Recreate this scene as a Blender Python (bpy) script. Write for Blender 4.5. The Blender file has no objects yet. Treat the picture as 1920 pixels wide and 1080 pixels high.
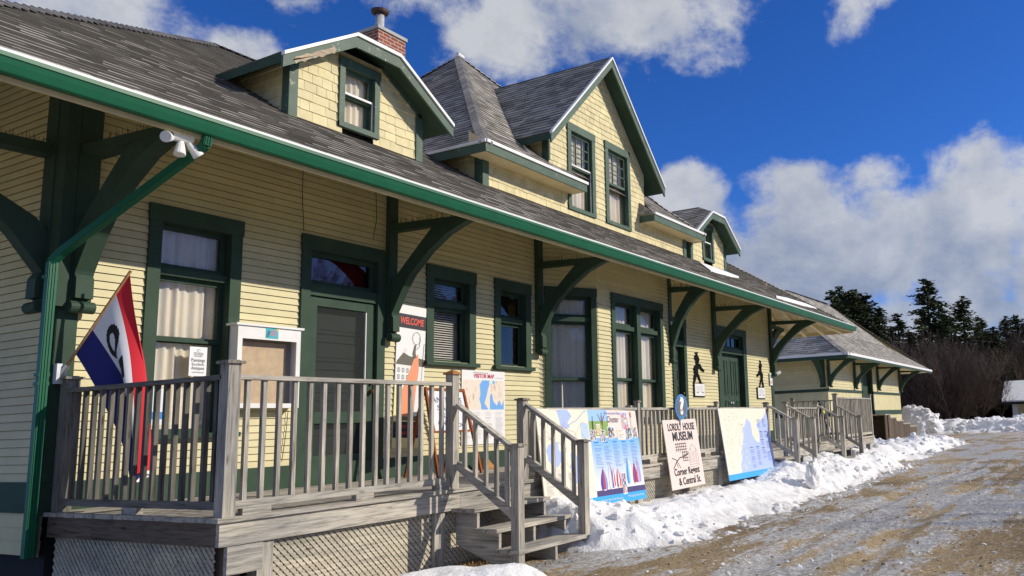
import bpy, math, random
from mathutils import Vector, Matrix, noise
R = math.radians
random.seed(7)
scene = bpy.context.scene
# ---------------------------------------------------------------- camera
cam_d = bpy.data.cameras.new('camera')
cam = bpy.data.objects.new('camera', cam_d)
scene.collection.objects.link(cam)
scene.camera = cam
right = Vector((0.47102324, -0.88145272, -0.0343251))
down = Vector((0.12052742, 0.10285599, -0.9873671))
fwd = Vector((0.87384795, 0.46093574, 0.15468679))
m = Matrix.Identity(4)
for i in range(3):
    m[i][0] = right[i]; m[i][1] = -down[i]; m[i][2] = -fwd[i]
cam.matrix_world = m
cam_d.sensor_width = 36
cam_d.lens = 1539.45 / 1920 * 36
cam_d.shift_x = -277.24 / 1920
cam_d.shift_y = 9.84 / 1920
cam_d.clip_end = 2000
cam_d.clip_start = 0.05
# ---------------------------------------------------------------- light
scene.view_settings.view_transform = 'Standard'
scene.view_settings.look = 'None'
scene.view_settings.gamma = 1
scene.view_settings.exposure = 0.0
SUN = Vector((0.207, -0.34, 0.207)).normalized()
ELEV = math.asin(SUN.z); AZ = math.atan2(SUN.x, SUN.y)
sd = bpy.data.lights.new('sun', 'SUN'); sd.energy = 4.3; sd.angle = R(0.5); sd.color = (1, 0.91, 0.77)
so = bpy.data.objects.new('sun', sd); scene.collection.objects.link(so)
so.rotation_euler = SUN.to_track_quat('Z', 'Y').to_euler()
w = bpy.data.worlds.new('World'); scene.world = w; w.use_nodes = True
nt = w.node_tree; nt.nodes.clear()
def N(t, **k):
    n = nt.nodes.new(t)
    for a, b in k.items(): setattr(n, a, b)
    return n
def L(a, b): nt.links.new(a, b)
def MA(op, a, b=None, c=None, clamp=False):
    n = N('ShaderNodeMath', operation=op); n.use_clamp = clamp
    for i, v in enumerate((a, b, c)):
        if v is None: continue
        if isinstance(v, (int, float)): n.inputs[i].default_value = v
        else: L(v, n.inputs[i])
    return n.outputs[0]
sky = N('ShaderNodeTexSky', sky_type='NISHITA'); sky.sun_disc = False
sky.sun_elevation = ELEV; sky.sun_rotation = AZ; sky.ozone_density = 4.5; sky.air_density = 0.75; sky.dust_density = 0.2
hs = N('ShaderNodeHueSaturation'); hs.inputs['Saturation'].default_value = 1.18; hs.inputs['Value'].default_value = 1.0
L(sky.outputs[0], hs.inputs['Color'])
tc = N('ShaderNodeTexCoord')
sx = N('ShaderNodeSeparateXYZ'); L(tc.outputs['Generated'], sx.inputs[0])
az = MA('MULTIPLY', MA('ARCTAN2', sx.outputs[0], sx.outputs[1]), 57.2958)
el = MA('MULTIPLY', MA('ARCSINE', sx.outputs[2]), 57.2958)
def noi(scale, det, rough=0.55, dist=0.0, off=0.0):
    mp = N('ShaderNodeMapping'); mp.inputs['Location'].default_value = (off, off * .7, 0)
    mp.inputs['Scale'].default_value = (1, 1, 1.3)
    L(tc.outputs['Generated'], mp.inputs[0])
    n = N('ShaderNodeTexNoise'); n.inputs['Scale'].default_value = scale; n.inputs['Detail'].default_value = det
    n.inputs['Roughness'].default_value = rough; n.inputs['Distortion'].default_value = dist
    L(mp.outputs[0], n.inputs[0]); return n.outputs[0]
BL = [(64.5, 14.8, 3.4, 3.6, 1), (60, 12, 4, 4, 1), (72, 10.5, 7, 6.8, 1.15), (67.5, 9, 6, 6.5, 1.1), (78.5, 12, 5, 5.6, 1), (83, 10.5, 5, 7.6, 1), (90, 8.5, 7, 9, 1),
      (74, 3, 22, 6.5, .8), (98, 8, 8, 7, 1), (57, 29, 11, 4.8, .5), (66, 28.8, 8, 4.2, .55), (50, 27, 8, 4, .45), (46, 29, 10, 4, .45), (76.5, 27, 2.2, 2.8, .55), (79, 29, 2.5, 2.6, .5),
      (27, 24, 8, 3.0, .5), (36, 30, 9, 3.4, .4), (34, 23.6, 3, 1.8, .6), (110, 14, 14, 8, .8), (140, 22, 22, 10, .7), (-20, 20, 22, 8, .7), (180, 30, 25, 12, .7), (-100, 15, 30, 9, .8), (0, 78, 400, 22, .9), (-150, 40, 60, 16, .8), (160, 48, 50, 16, .8), (-60, 45, 40, 14, .8), (100, 50, 26, 10, .6), (20, 52, 30, 9, .6)]  # off-view banks, overhead and behind, added to whiten the ambient light
d = None
for a, e, ra, re, wt in BL:
    x = MA('MULTIPLY', MA('SUBTRACT', az, a), 1 / ra)
    y = MA('MULTIPLY', MA('SUBTRACT', el, e), 1 / re)
    q = MA('SUBTRACT', 1.0, MA('ADD', MA('MULTIPLY', x, x), MA('MULTIPLY', y, y)))
    q = MA('MULTIPLY', MA('MAXIMUM', q, -1.2), wt)
    d = q if d is None else MA('MAXIMUM', d, q)
n1 = noi(8.5, 13, 0.62, 0.12)
dens = MA('ADD', d, MA('MULTIPLY', MA('SUBTRACT', n1, 0.5), 2.7))
mr = N('ShaderNodeMapRange', interpolation_type='SMOOTHSTEP'); L(dens, mr.inputs[0])
mr.inputs[1].default_value = 0.0; mr.inputs[2].default_value = 0.62
n2 = noi(7.0, 9, 0.58, 0.1, 3.3)
sh = MA('ADD', MA('MULTIPLY', MA('SUBTRACT', n2, 0.5), 4.0), MA('MULTIPLY', MA('SUBTRACT', el, 11.0), 0.030))
sh = MA('ADD', sh, 0.5, clamp=True)
cr = N('ShaderNodeMix', data_type='RGBA')
L(sh, cr.inputs['Factor'])
cr.inputs['A'].default_value = (2.2, 2.6, 3.5, 1); cr.inputs['B'].default_value = (4.6, 4.75, 5.0, 1)
mx = N('ShaderNodeMix', data_type='RGBA')
L(MA('MULTIPLY', mr.outputs[0], 0.93), mx.inputs['Factor']); tm = N('ShaderNodeMix', data_type='RGBA', blend_type='MULTIPLY'); tm.inputs['Factor'].default_value = 1; tm.inputs['B'].default_value = (.55, .74, 1.12, 1); L(hs.outputs[0], tm.inputs['A']); L(tm.outputs['Result'], mx.inputs['A']); L(cr.outputs['Result'], mx.inputs['B'])
bg = N('ShaderNodeBackground'); bg.inputs[1].default_value = 0.130
wo = N('ShaderNodeOutputWorld'); L(mx.outputs['Result'], bg.inputs[0]); L(bg.outputs[0], wo.inputs[0])

# ---------------------------------------------------------------- materials
def newmat(name):
    mt = bpy.data.materials.new(name); mt.use_nodes = True
    t = mt.node_tree; b = t.nodes['Principled BSDF']
    return mt, t, b
def tn(t, ty, **k):
    n = t.nodes.new(ty)
    for a, b in k.items(): setattr(n, a, b)
    return n
def ncoord(t, scale=(1, 1, 1), loc=(0, 0, 0)):
    g = tn(t, 'ShaderNodeNewGeometry'); mp = tn(t, 'ShaderNodeMapping')
    mp.inputs['Scale'].default_value = scale; mp.inputs['Location'].default_value = loc
    t.links.new(g.outputs['Position'], mp.inputs[0]); return mp.outputs[0]
def nz(t, vec, scale, det=4, rough=.55, dist=0):
    n = tn(t, 'ShaderNodeTexNoise'); t.links.new(vec, n.inputs[0])
    n.inputs['Scale'].default_value = scale; n.inputs['Detail'].default_value = det; n.inputs['Roughness'].default_value = rough
    n.inputs['Distortion'].default_value = dist
    return n.outputs[0]
def ramp(t, fac, stops):
    r = tn(t, 'ShaderNodeValToRGB'); e = r.color_ramp.elements
    while len(e) < len(stops): e.new(0.5)
    for i, (p, c) in enumerate(stops):
        e[i].position = p; e[i].color = (*c, 1) if len(c) == 3 else c
    t.links.new(fac, r.inputs[0]); return r.outputs[0]
def mixc(t, fac, a, b, mode='MIX'):
    n = tn(t, 'ShaderNodeMix', data_type='RGBA', blend_type=mode)
    for s, v in (('Factor', fac), ('A', a), ('B', b)):
        if isinstance(v, (int, float)): n.inputs[s].default_value = v
        elif isinstance(v, tuple): n.inputs[s].default_value = (*v, 1)
        else: t.links.new(v, n.inputs[s])
    return n.outputs['Result']
def bump(t, b, h, strength=.3, dist=.01):
    n = tn(t, 'ShaderNodeBump'); n.inputs['Strength'].default_value = strength; n.inputs['Distance'].default_value = dist
    t.links.new(h, n.inputs['Height']); t.links.new(n.outputs[0], b.inputs['Normal'])
def attr(t, name='col'):
    a = tn(t, 'ShaderNodeAttribute'); a.attribute_name = name; return a.outputs['Color']
def paint(name, col, rough=.6, var=.12, peel=0, peelcol=(.42, .38, .3), tint=False, scale=3, streak=False, spec=.3):
    mt, t, b = newmat(name)
    v = nz(t, ncoord(t, (1, 1, .35) if streak else (1, 1, 1)), scale, 6, .65)
    c = ramp(t, v, [(0.3, tuple(x * (1 - var * 1.6) for x in col)), (0.7, tuple(min(1, x * (1 + var * .6)) for x in col))])
    if tint: c = mixc(t, 1.0, c, attr(t), 'MULTIPLY')
    if peel:
        p = nz(t, ncoord(t, (1, 1, 1)), 16, 8, .75)
        f = ramp(t, p, [(1 - peel - .01, (0, 0, 0)), (1 - peel + .01, (1, 1, 1))])
        c = mixc(t, f, c, peelcol)
    t.links.new(c, b.inputs['Base Color']); b.inputs['Roughness'].default_value = rough
    b.inputs['Specular IOR Level'].default_value = spec
    bump(t, b, nz(t, ncoord(t), 60, 3), .12, .004)
    return mt
def wood(name, axis, col=(.445, .415, .36), dark=.33, tint=False):
    mt, t, b = newmat(name)
    s = [16, 16, 16]; s[axis] = 1.1
    g = nz(t, ncoord(t, tuple(s)), 2.6, 6, .7, .5)
    big = nz(t, ncoord(t, tuple(3 if i != axis else .8 for i in range(3)), (3, 1, 2)), 1.2, 3)
    c = ramp(t, g, [(.32, tuple(x * dark for x in col)), (.47, tuple(x * .9 for x in col)), (.66, tuple(x * 1.32 for x in col))])
    c = mixc(t, 1.0, c, ramp(t, big, [(.3, (.66, .68, .72)), (.7, (1.12, 1.1, 1.05))]), 'MULTIPLY')
    vo = tn(t, 'ShaderNodeTexVoronoi'); vo.inputs['Scale'].default_value = 1.0
    sv = [9, 9, 9]; sv[axis] = 2.2
    t.links.new(ncoord(t, tuple(sv)), vo.inputs['Vector'])
    kn = ramp(t, vo.outputs['Distance'], [(.05, (.25, .2, .16)), (.13, (1, 1, 1))])
    c = mixc(t, .8, c, kn, 'MULTIPLY')
    if tint: c = mixc(t, 1.0, c, attr(t), 'MULTIPLY')
    t.links.new(c, b.inputs['Base Color']); b.inputs['Roughness'].default_value = .8; b.inputs['Specular IOR Level'].default_value = .2
    bump(t, b, g, .35, .004)
    return mt
def plain(name, col, rough=.5, metal=0, spec=.5):
    mt, t, b = newmat(name); b.inputs['Base Color'].default_value = (*col, 1)
    b.inputs['Roughness'].default_value = rough; b.inputs['Metallic'].default_value = metal; b.inputs['Specular IOR Level'].default_value = spec
    v = nz(t, ncoord(t), 12, 4)
    t.links.new(ramp(t, v, [(.3, tuple(x * .85 for x in col)), (.7, tuple(min(1, x * 1.08) for x in col))]), b.inputs['Base Color'])
    return mt
def shingle(name, col):
    mt, t, b = newmat(name)
    g = nz(t, ncoord(t), 240, 3, .7)
    m_ = nz(t, ncoord(t), 1.3, 4, .6)
    st = nz(t, ncoord(t, (9, .8, .8)), 1.2, 4, .6)
    c = mixc(t, 1.0, attr(t), ramp(t, m_, [(.3, tuple(x * .78 for x in col)), (.7, tuple(x * 1.15 for x in col))]), 'MULTIPLY')
    c = mixc(t, .25, c, ramp(t, st, [(.3, (.75, .76, .78)), (.7, (1.15, 1.12, 1.08))]), 'MULTIPLY')
    c = mixc(t, .75, c, ramp(t, g, [(.25, (.55, .55, .55)), (.8, (1.5, 1.45, 1.4))]), 'MULTIPLY')
    t.links.new(c, b.inputs['Base Color']); b.inputs['Roughness'].default_value = .95; b.inputs['Specular IOR Level'].default_value = .15
    bump(t, b, g, .5, .004)
    return mt
def glassmat(name, tint=(1, 1, 1), gl=.02):
    mt = bpy.data.materials.new(name); mt.use_nodes = True; t = mt.node_tree; t.nodes.clear()
    tr = tn(t, 'ShaderNodeBsdfTransparent'); tr.inputs[0].default_value = (*tint, 1)
    g = tn(t, 'ShaderNodeBsdfGlossy'); g.inputs['Roughness'].default_value = .02
    bm = tn(t, 'ShaderNodeBump'); bm.inputs['Strength'].default_value = .12; bm.inputs['Distance'].default_value = .02
    t.links.new(nz(t, ncoord(t), 2.5, 2), bm.inputs['Height']); t.links.new(bm.outputs[0], g.inputs['Normal'])
    fr = tn(t, 'ShaderNodeFresnel'); fr.inputs[0].default_value = 1.5
    ad = tn(t, 'ShaderNodeMath', operation='ADD'); t.links.new(fr.outputs[0], ad.inputs[0]); ad.inputs[1].default_value = gl
    mx_ = tn(t, 'ShaderNodeMixShader'); t.links.new(ad.outputs[0], mx_.inputs[0]); t.links.new(tr.outputs[0], mx_.inputs[1]); t.links.new(g.outputs[0], mx_.inputs[2])
    o = tn(t, 'ShaderNodeOutputMaterial'); t.links.new(mx_.outputs[0], o.inputs[0]); return mt
def printm(name='printed_colours', rough=.45):
    mt, t, b = newmat(name); t.links.new(attr(t), b.inputs['Base Color']); b.inputs['Roughness'].default_value = rough; return mt
M = {}
M['cream'] = paint('cream_clapboard_paint', (.64, .575, .325), .55, .08, tint=True, scale=2.2)
M['creamw'] = paint('cream_plain_paint', (.66, .56, .33), .6, .1)
M['shake'] = paint('cream_shingle_paint', (.67, .585, .325), .6, .1, tint=True, scale=6)
M['green'] = paint('dark_green_trim_paint', (.041, .075, .050), .6, .15, spec=.15)
M['greenpeel'] = paint('peeling_green_paint', (.066, .115, .08), .55, .15, peel=.37, peelcol=(.42, .42, .34))
M['greenbig'] = paint('weathered_green_paint', (.06, .11, .078), .55, .15, peel=.45, peelcol=(.50, .40, .27))
M['gutter'] = paint('bright_green_gutter', (.008, .115, .055), .42, .10, spec=.3)
M['white'] = paint('white_paint', (.78, .78, .76), .45, .06)
M['cloth'] = paint('curtain_cloth', (.84, .77, .62), .9, .05)
M['blind'] = plain('white_blind', (.78, .77, .70), .5)
M['woodx'] = wood('weathered_wood_along_wall', 0, tint=True)
M['woody'] = wood('weathered_wood_across', 1, tint=True)
M['woodz'] = wood('weathered_wood_upright', 2, tint=True)
M['lattice'] = wood('lattice_wood', 0, (.50, .455, .36), .6)
M['fresh'] = wood('fresh_wood', 0, (.50, .24, .08), .7)
M['brownwood'] = wood('brown_planks', 2, (.13, .095, .07), .5, tint=True)
M['shingle'] = shingle('grey_roof_shingles', (.35, .335, .31))
M['glass'] = glassmat('window_glass')
M['darkglass'] = glassmat('dark_glass', (.45, .45, .45), .0)
M['redglass'] = glassmat('red_transom_glass', (.55, .02, .03), .04)
M['doorleaf'] = paint('grey_green_door_paint', (.050, .062, .054), .6, .1, spec=.15)
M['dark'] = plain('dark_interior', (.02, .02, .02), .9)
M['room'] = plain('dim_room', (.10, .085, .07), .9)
M['black'] = plain('black_paint', (.008, .008, .008), .9, 0, .08)
M['metal'] = plain('galvanised_metal', (.62, .62, .62), .4, .35)
M['rust'] = plain('rusty_metal', (.10, .055, .04), .6, .5)
M['brass'] = plain('door_knob_metal', (.45, .30, .12), .3, .9)
M['concrete'] = plain('concrete', (.42, .42, .40), .9)
M['print'] = printm()
mt = bpy.data.materials.new('fly_screen'); mt.use_nodes = True; t = mt.node_tree; t.nodes.clear(); M['screen'] = mt
tr = tn(t, 'ShaderNodeBsdfTransparent'); df = tn(t, 'ShaderNodeBsdfDiffuse'); df.inputs[0].default_value = (.055, .062, .058, 1)
mx_ = tn(t, 'ShaderNodeMixShader'); mx_.inputs[0].default_value = .45; t.links.new(tr.outputs[0], mx_.inputs[1]); t.links.new(df.outputs[0], mx_.inputs[2])
o = tn(t, 'ShaderNodeOutputMaterial'); t.links.new(mx_.outputs[0], o.inputs[0])
M['flagcloth'] = printm('flag_cloth', .8)
M['cork'] = plain('cork_board', (.50, .38, .25), .9)
M['pole'] = wood('pole_wood', 2, (.42, .24, .11), .8)
M['easel'] = wood('easel_wood', 2, (.34, .10, .03), .8)
M['stone'] = plain('gravel_stone', (.34, .27, .18), .9)
# snow
mt, t, b = newmat('snow'); M['snow'] = mt
v = nz(t, ncoord(t), 2.2, 5, .6)
sc_ = ramp(t, v, [(.3, (.82, .83, .85)), (.65, (.91, .90, .895))])
g = tn(t, 'ShaderNodeNewGeometry'); sp = tn(t, 'ShaderNodeSeparateXYZ'); t.links.new(g.outputs['Position'], sp.inputs[0])
lo = tn(t, 'ShaderNodeMapRange'); t.links.new(sp.outputs[2], lo.inputs[0]); lo.inputs[1].default_value = -1.37; lo.inputs[2].default_value = -1.20; lo.inputs[3].default_value = 1; lo.inputs[4].default_value = 0
dn = ramp(t, nz(t, ncoord(t), 7, 6, .7), [(.42, (0, 0, 0)), (.72, (1, 1, 1))])
dm_ = tn(t, 'ShaderNodeMath', operation='MULTIPLY'); t.links.new(lo.outputs[0], dm_.inputs[0]); t.links.new(dn, dm_.inputs[1])
sc_ = mixc(t, dm_.outputs[0], sc_, (.46, .42, .36))
gt_ = ramp(t, nz(t, ncoord(t), 55, 3, .8), [(.70, (0, 0, 0)), (.78, (1, 1, 1))]); g2_ = tn(t, 'ShaderNodeMath', operation='MULTIPLY'); t.links.new(gt_, g2_.inputs[0]); t.links.new(dn, g2_.inputs[1])
sc_ = mixc(t, g2_.outputs[0], sc_, (.30, .25, .18))
t.links.new(sc_, b.inputs['Base Color'])
b.inputs['Roughness'].default_value = .6; b.inputs['Specular IOR Level'].default_value = .25
hn = tn(t, 'ShaderNodeMath', operation='ADD'); t.links.new(nz(t, ncoord(t), 28, 6, .7), hn.inputs[0])
t.links.new(nz(t, ncoord(t), 7, 5, .6), hn.inputs[1]); bump(t, b, hn.outputs[0], .55, .03)
# brick
mt, t, b = newmat('red_brick'); M['brick'] = mt
g = tn(t, 'ShaderNodeNewGeometry'); sp = tn(t, 'ShaderNodeSeparateXYZ'); t.links.new(g.outputs['Position'], sp.inputs[0])
ad = tn(t, 'ShaderNodeMath', operation='ADD'); t.links.new(sp.outputs[0], ad.inputs[0]); t.links.new(sp.outputs[1], ad.inputs[1])
cb = tn(t, 'ShaderNodeCombineXYZ'); t.links.new(ad.outputs[0], cb.inputs[0]); t.links.new(sp.outputs[2], cb.inputs[1])
br = tn(t, 'ShaderNodeTexBrick'); t.links.new(cb.outputs[0], br.inputs[0]); br.inputs['Scale'].default_value = 1
br.inputs['Brick Width'].default_value = .2; br.inputs['Row Height'].default_value = .075; br.inputs['Mortar Size'].default_value = .010
br.inputs['Color1'].default_value = (.30, .07, .035, 1); br.inputs['Color2'].default_value = (.20, .05, .03, 1); br.inputs['Mortar'].default_value = (.42, .34, .28, 1)
t.links.new(br.outputs[0], b.inputs['Base Color']); b.inputs['Roughness'].default_value = .9
bump(t, b, br.outputs[1], -.5, .01)
# ground
mt, t, b = newmat('icy_gravel'); M['ground'] = mt
gr = nz(t, ncoord(t), 34, 6, .85)
gr2 = nz(t, ncoord(t), 3, 4, .6)
gc = ramp(t, gr, [(.36, (.15, .11, .06)), (.5, (.37, .28, .16)), (.64, (.74, .60, .40))])
gc = mixc(t, .6, gc, ramp(t, gr2, [(.3, (.7, .68, .66)), (.7, (1.15, 1.12, 1.08))]), 'MULTIPLY')
tr = nz(t, ncoord(t, (.10, 1.5, 1)), 2.2, 5, .65, .3)
ic = nz(t, ncoord(t, (.32, .8, 1), (4, 2, 0)), 1.25, 8, .68, .5)
fine = nz(t, ncoord(t, (1, 1.6, 1)), 11, 8, .88)
sm = tn(t, 'ShaderNodeMath', operation='MULTIPLY_ADD'); t.links.new(tr, sm.inputs[0]); sm.inputs[1].default_value = .45; t.links.new(ic, sm.inputs[2])
s2 = tn(t, 'ShaderNodeMath', operation='MULTIPLY_ADD'); t.links.new(fine, s2.inputs[0]); s2.inputs[1].default_value = .38; t.links.new(sm.outputs[0], s2.inputs[2])
icol = ramp(t, fine, [(.34, (.20, .185, .165)), (.48, (.40, .385, .36)), (.60, (.86, .86, .86))])
icm = ramp(t, s2.outputs[0], [(.872, (0, 0, 0)), (.935, (1, 1, 1))])
wet = ramp(t, nz(t, ncoord(t, (.25, .7, 1), (9, 9, 0)), .7, 4), [(.42, (.62, .60, .58)), (.62, (1.05, 1.05, 1.05))])
gc = mixc(t, 1.0, gc, wet, 'MULTIPLY')
t.links.new(mixc(t, icm, gc, icol), b.inputs['Base Color'])
rr = tn(t, 'ShaderNodeMapRange'); t.links.new(icm, rr.inputs[0]); rr.inputs[3].default_value = .9; rr.inputs[4].default_value = .30
t.links.new(rr.outputs[0], b.inputs['Roughness']); b.inputs['Specular IOR Level'].default_value = .3
h2 = tn(t, 'ShaderNodeMath', operation='MULTIPLY_ADD'); t.links.new(tr, h2.inputs[0]); h2.inputs[1].default_value = 1.4; t.links.new(gr, h2.inputs[2])
bump(t, b, h2.outputs[0], .8, .035)
def leafm(name, a, b_):
    mt, t, b = newmat(name); o = tn(t, 'ShaderNodeObjectInfo')
    v = nz(t, ncoord(t), .8, 4)
    c = ramp(t, v, [(.3, a), (.7, b_)]); t.links.new(mixc(t, 1.0, c, attr(t), 'MULTIPLY'), b.inputs['Base Color']); b.inputs['Roughness'].default_value = .8
    b.inputs['Specular IOR Level'].default_value = .2
    return mt
M['spruce'] = leafm('spruce_needles', (.030, .042, .016), (.070, .082, .030))
M['bark'] = plain('bark', (.09, .065, .05), .9)
M['twig'] = leafm('bare_twigs', (.048, .033, .027), (.12, .085, .065))
M['grass'] = leafm('dead_grass', (.13, .075, .03), (.28, .19, .09))

# ---------------------------------------------------------------- mesh builder
OFF = {}
Z = Vector((0, 0, 1))
def V3(*a): return Vector(a)
class MB:
    def __init__(s): s.v = []; s.f = []; s.c = []; s.usec = False; s.mi = []; s.cm = 0
    def face(s, pts, col=None):
        i = len(s.v); s.v += [tuple(p) for p in pts]; s.f.append(tuple(range(i, i + len(pts))))
        s.c.append(col or (1, 1, 1)); s.mi.append(s.cm)
        if col: s.usec = True
    def hexa(s, p, col=None):   # 8 pts: bottom 0-3, top 4-7
        i = len(s.v); s.v += [tuple(q) for q in p]
        for f in ((0, 3, 2, 1), (4, 5, 6, 7), (0, 1, 5, 4), (1, 2, 6, 5), (2, 3, 7, 6), (3, 0, 4, 7)):
            s.f.append(tuple(i + k for k in f)); s.c.append(col or (1, 1, 1)); s.mi.append(s.cm)
        if col: s.usec = True
    def box(s, x0, x1, y0, y1, z0, z1, col=None):
        s.hexa([(x0, y0, z0), (x1, y0, z0), (x1, y1, z0), (x0, y1, z0), (x0, y0, z1), (x1, y0, z1), (x1, y1, z1), (x0, y1, z1)], col)
    def beam(s, a, b, wd, ht, up=None, col=None):
        a = Vector(a); b = Vector(b); d = (b - a).normalized(); up = Vector(up) if up else (Z if abs(d.z) < .95 else Vector((0, 1, 0)))
        sd_ = d.cross(up).normalized() * wd / 2; u = sd_.cross(d).normalized() * ht / 2
        s.hexa([a - sd_ - u, a + sd_ - u, b + sd_ - u, b - sd_ - u, a - sd_ + u, a + sd_ + u, b + sd_ + u, b - sd_ + u], col)
    def tube(s, pts, r, seg=10, cap=True, col=None):
        pts = [Vector(p) for p in pts]; rs = r if isinstance(r, (list, tuple)) else [r] * len(pts); rings = []
        for i, p in enumerate(pts):
            d = (pts[min(i + 1, len(pts) - 1)] - pts[max(i - 1, 0)]).normalized()
            up = Z if abs(d.z) < .9 else Vector((1, 0, 0)); a = d.cross(up).normalized(); b_ = a.cross(d)
            i0 = len(s.v)
            for k in range(seg):
                an = 2 * math.pi * k / seg; s.v.append(tuple(p + (a * math.cos(an) + b_ * math.sin(an)) * rs[i]))
            rings.append(i0)
        for q in range(len(rings) - 1):
            for k in range(seg):
                s.f.append((rings[q] + k, rings[q] + (k + 1) % seg, rings[q + 1] + (k + 1) % seg, rings[q + 1] + k)); s.c.append(col or (1, 1, 1)); s.mi.append(s.cm)
        if cap:
            for i0 in (rings[0], rings[-1]):
                s.f.append(tuple(range(i0, i0 + seg))); s.c.append(col or (1, 1, 1)); s.mi.append(s.cm)
        if col: s.usec = True
    def prism(s, pts2, fn, n0, n1, col=None):     # polygon (u,v) -> fn(u,v,n)
        k = len(pts2); a = [fn(u, v, n0) for u, v in pts2]; b = [fn(u, v, n1) for u, v in pts2]
        s.face(a[::-1], col); s.face(b, col)
        for i in range(k): s.face([a[i], a[(i + 1) % k], b[(i + 1) % k], b[i]], col)
    def build_each(s, name, mat, parent=None):
        out = None
        for k in range(len(s.v) // 8):
            q = MB(); q.v = s.v[k * 8:k * 8 + 8]; q.f = [tuple(i - k * 8 for i in f) for f in s.f[k * 6:k * 6 + 6]]; q.c = s.c[k * 6:k * 6 + 6]; q.mi = s.mi[k * 6:k * 6 + 6]; out = q.build(name, mat, parent)
        return out
    def build(s, name, mat, parent=None, smooth=False, weld=False):
        me = bpy.data.meshes.new(name); o = bpy.data.objects.new(name, me)
        off = Vector(OFF.get(parent.name, (0, 0, 0))) if parent else Vector((0, 0, 0))
        OFF[o.name] = off
        me.from_pydata([tuple(Vector(p) - off) for p in s.v], [], s.f)
        for mm in (mat if isinstance(mat, (list, tuple)) else [mat]): me.materials.append(M[mm])
        if isinstance(mat, (list, tuple)): me.polygons.foreach_set('material_index', s.mi)
        if True:
            ca = me.color_attributes.new('col', 'FLOAT_COLOR', 'CORNER'); dat = []
            for p, c in zip(me.polygons, s.c): dat += [c[0], c[1], c[2], 1.0] * p.loop_total
            ca.data.foreach_set('color', dat)
        if weld:
            import bmesh
            bm = bmesh.new(); bm.from_mesh(me); bmesh.ops.remove_doubles(bm, verts=bm.verts, dist=1e-5); bm.to_mesh(me); bm.free()
        if smooth: me.polygons.foreach_set('use_smooth', [True] * len(me.polygons))
        me.update(); scene.collection.objects.link(o)
        if parent: o.parent = parent
        return o
def thing(name, label, cat, loc, group=None):
    o = bpy.data.objects.new(name, None); scene.collection.objects.link(o); o.location = loc; OFF[o.name] = Vector(loc)
    o.empty_display_size = .2
    return tag(o, label, cat, group)
def tag(o, label, cat, group=None):
    o['label'] = label; o['category'] = cat
    if group: o['group'] = group
    return o
def struct(o, kind='structure'): o['kind'] = kind; return o
def rng(a, b): return random.uniform(a, b)
def courses(mb, pts, row, thick, tab=None, holes=(), gap=0.0, tint=(.9, 1.08), base=False, warm=0, lip=1.0, slit=0.0):
    pts = [Vector(p) for p in pts]; o = pts[0]; U = (pts[1] - pts[0]).normalized()
    nn = U.cross(pts[2] - pts[0]).normalized(); W = nn.cross(U)
    uv = [((p - o).dot(U), (p - o).dot(W)) for p in pts]; k = len(uv)
    def span(v):
        xs = []
        for i in range(k):
            (a, b), (c, d_) = uv[i], uv[(i + 1) % k]
            if (b - v) * (d_ - v) <= 0 and abs(b - d_) > 1e-9: xs.append(a + (c - a) * (v - b) / (d_ - b))
        return (min(xs), max(xs)) if xs else None
    vm = max(q[1] for q in uv); v = 0.0
    P = lambda u, w_, n: o + U * u + W * w_ + nn * n
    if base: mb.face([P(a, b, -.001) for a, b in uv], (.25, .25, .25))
    while v < vm - 1e-3:
        v1 = min(v + row, vm); s0 = span(v + 1e-4); s1 = span(v1 - 1e-4)
        if not s0 or not s1: v = v1; continue
        lo, hi = min(s0[0], s1[0]), max(s0[1], s1[1])
        iv = [(lo, hi)]; vmid = (v + v1) / 2
        for h in holes:
            if h[2] < vmid < h[3]:
                nv = []
                for a, b in iv:
                    if h[1] <= a or h[0] >= b: nv.append((a, b)); continue
                    if h[0] > a: nv.append((a, h[0]))
                    if h[1] < b: nv.append((h[1], b))
                iv = nv
        rt = rng(.96, 1.03)
        for a, b in iv:
            cuts = [a]
            if tab:
                x = a + rng(-tab, 0)
                while x < b:
                    x += tab * rng(.65, 1.35) if gap else tab * rng(.8, 1.2)
                    if a + .01 < x < b - .01: cuts.append(x)
            else:
                x = a + rng(1, 4)
                while x < b - .3: cuts.append(x); x += rng(2.5, 5)
            cuts.append(b)
            for i in range(len(cuts) - 1):
                c0, c1 = cuts[i], cuts[i + 1]; g = gap if i < len(cuts) - 2 else 0
                l0, l1 = min(max(c0, s0[0]), s0[1]), min(max(c1 - g, s0[0]), s0[1])
                u0, u1 = min(max(c0, s1[0]), s1[1]), min(max(c1 - g, s1[0]), s1[1])
                if l1 - l0 < 1e-3 and u1 - u0 < 1e-3: continue
                th = thick * (rng(.75, 1.25) if tab else 1); q = rng(*tint) * rt; col = (q, q * (1 - warm * rng(0, 1)), q * (1 - warm * rng(0, 1.6)))
                jj = rng(0, .12) * row if (tab and gap) else 0
                A, B = P(l0, v + (jj if v > 0 else 0), th), P(l1, v + (jj if v > 0 else 0), th); vt = v1 - slit if slit else v1 + row * .12; C, D = P(u1, vt, thick * .12), P(u0, vt, thick * .12)
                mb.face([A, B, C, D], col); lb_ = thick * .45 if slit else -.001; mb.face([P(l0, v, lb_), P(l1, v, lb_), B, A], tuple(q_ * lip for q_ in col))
                if tab: mb.face([P(l1, v, 0), P(u1, v1, 0), B], col); mb.face([P(l0, v, 0), A, P(u0, v1, 0)], col)
        v = v1
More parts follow.
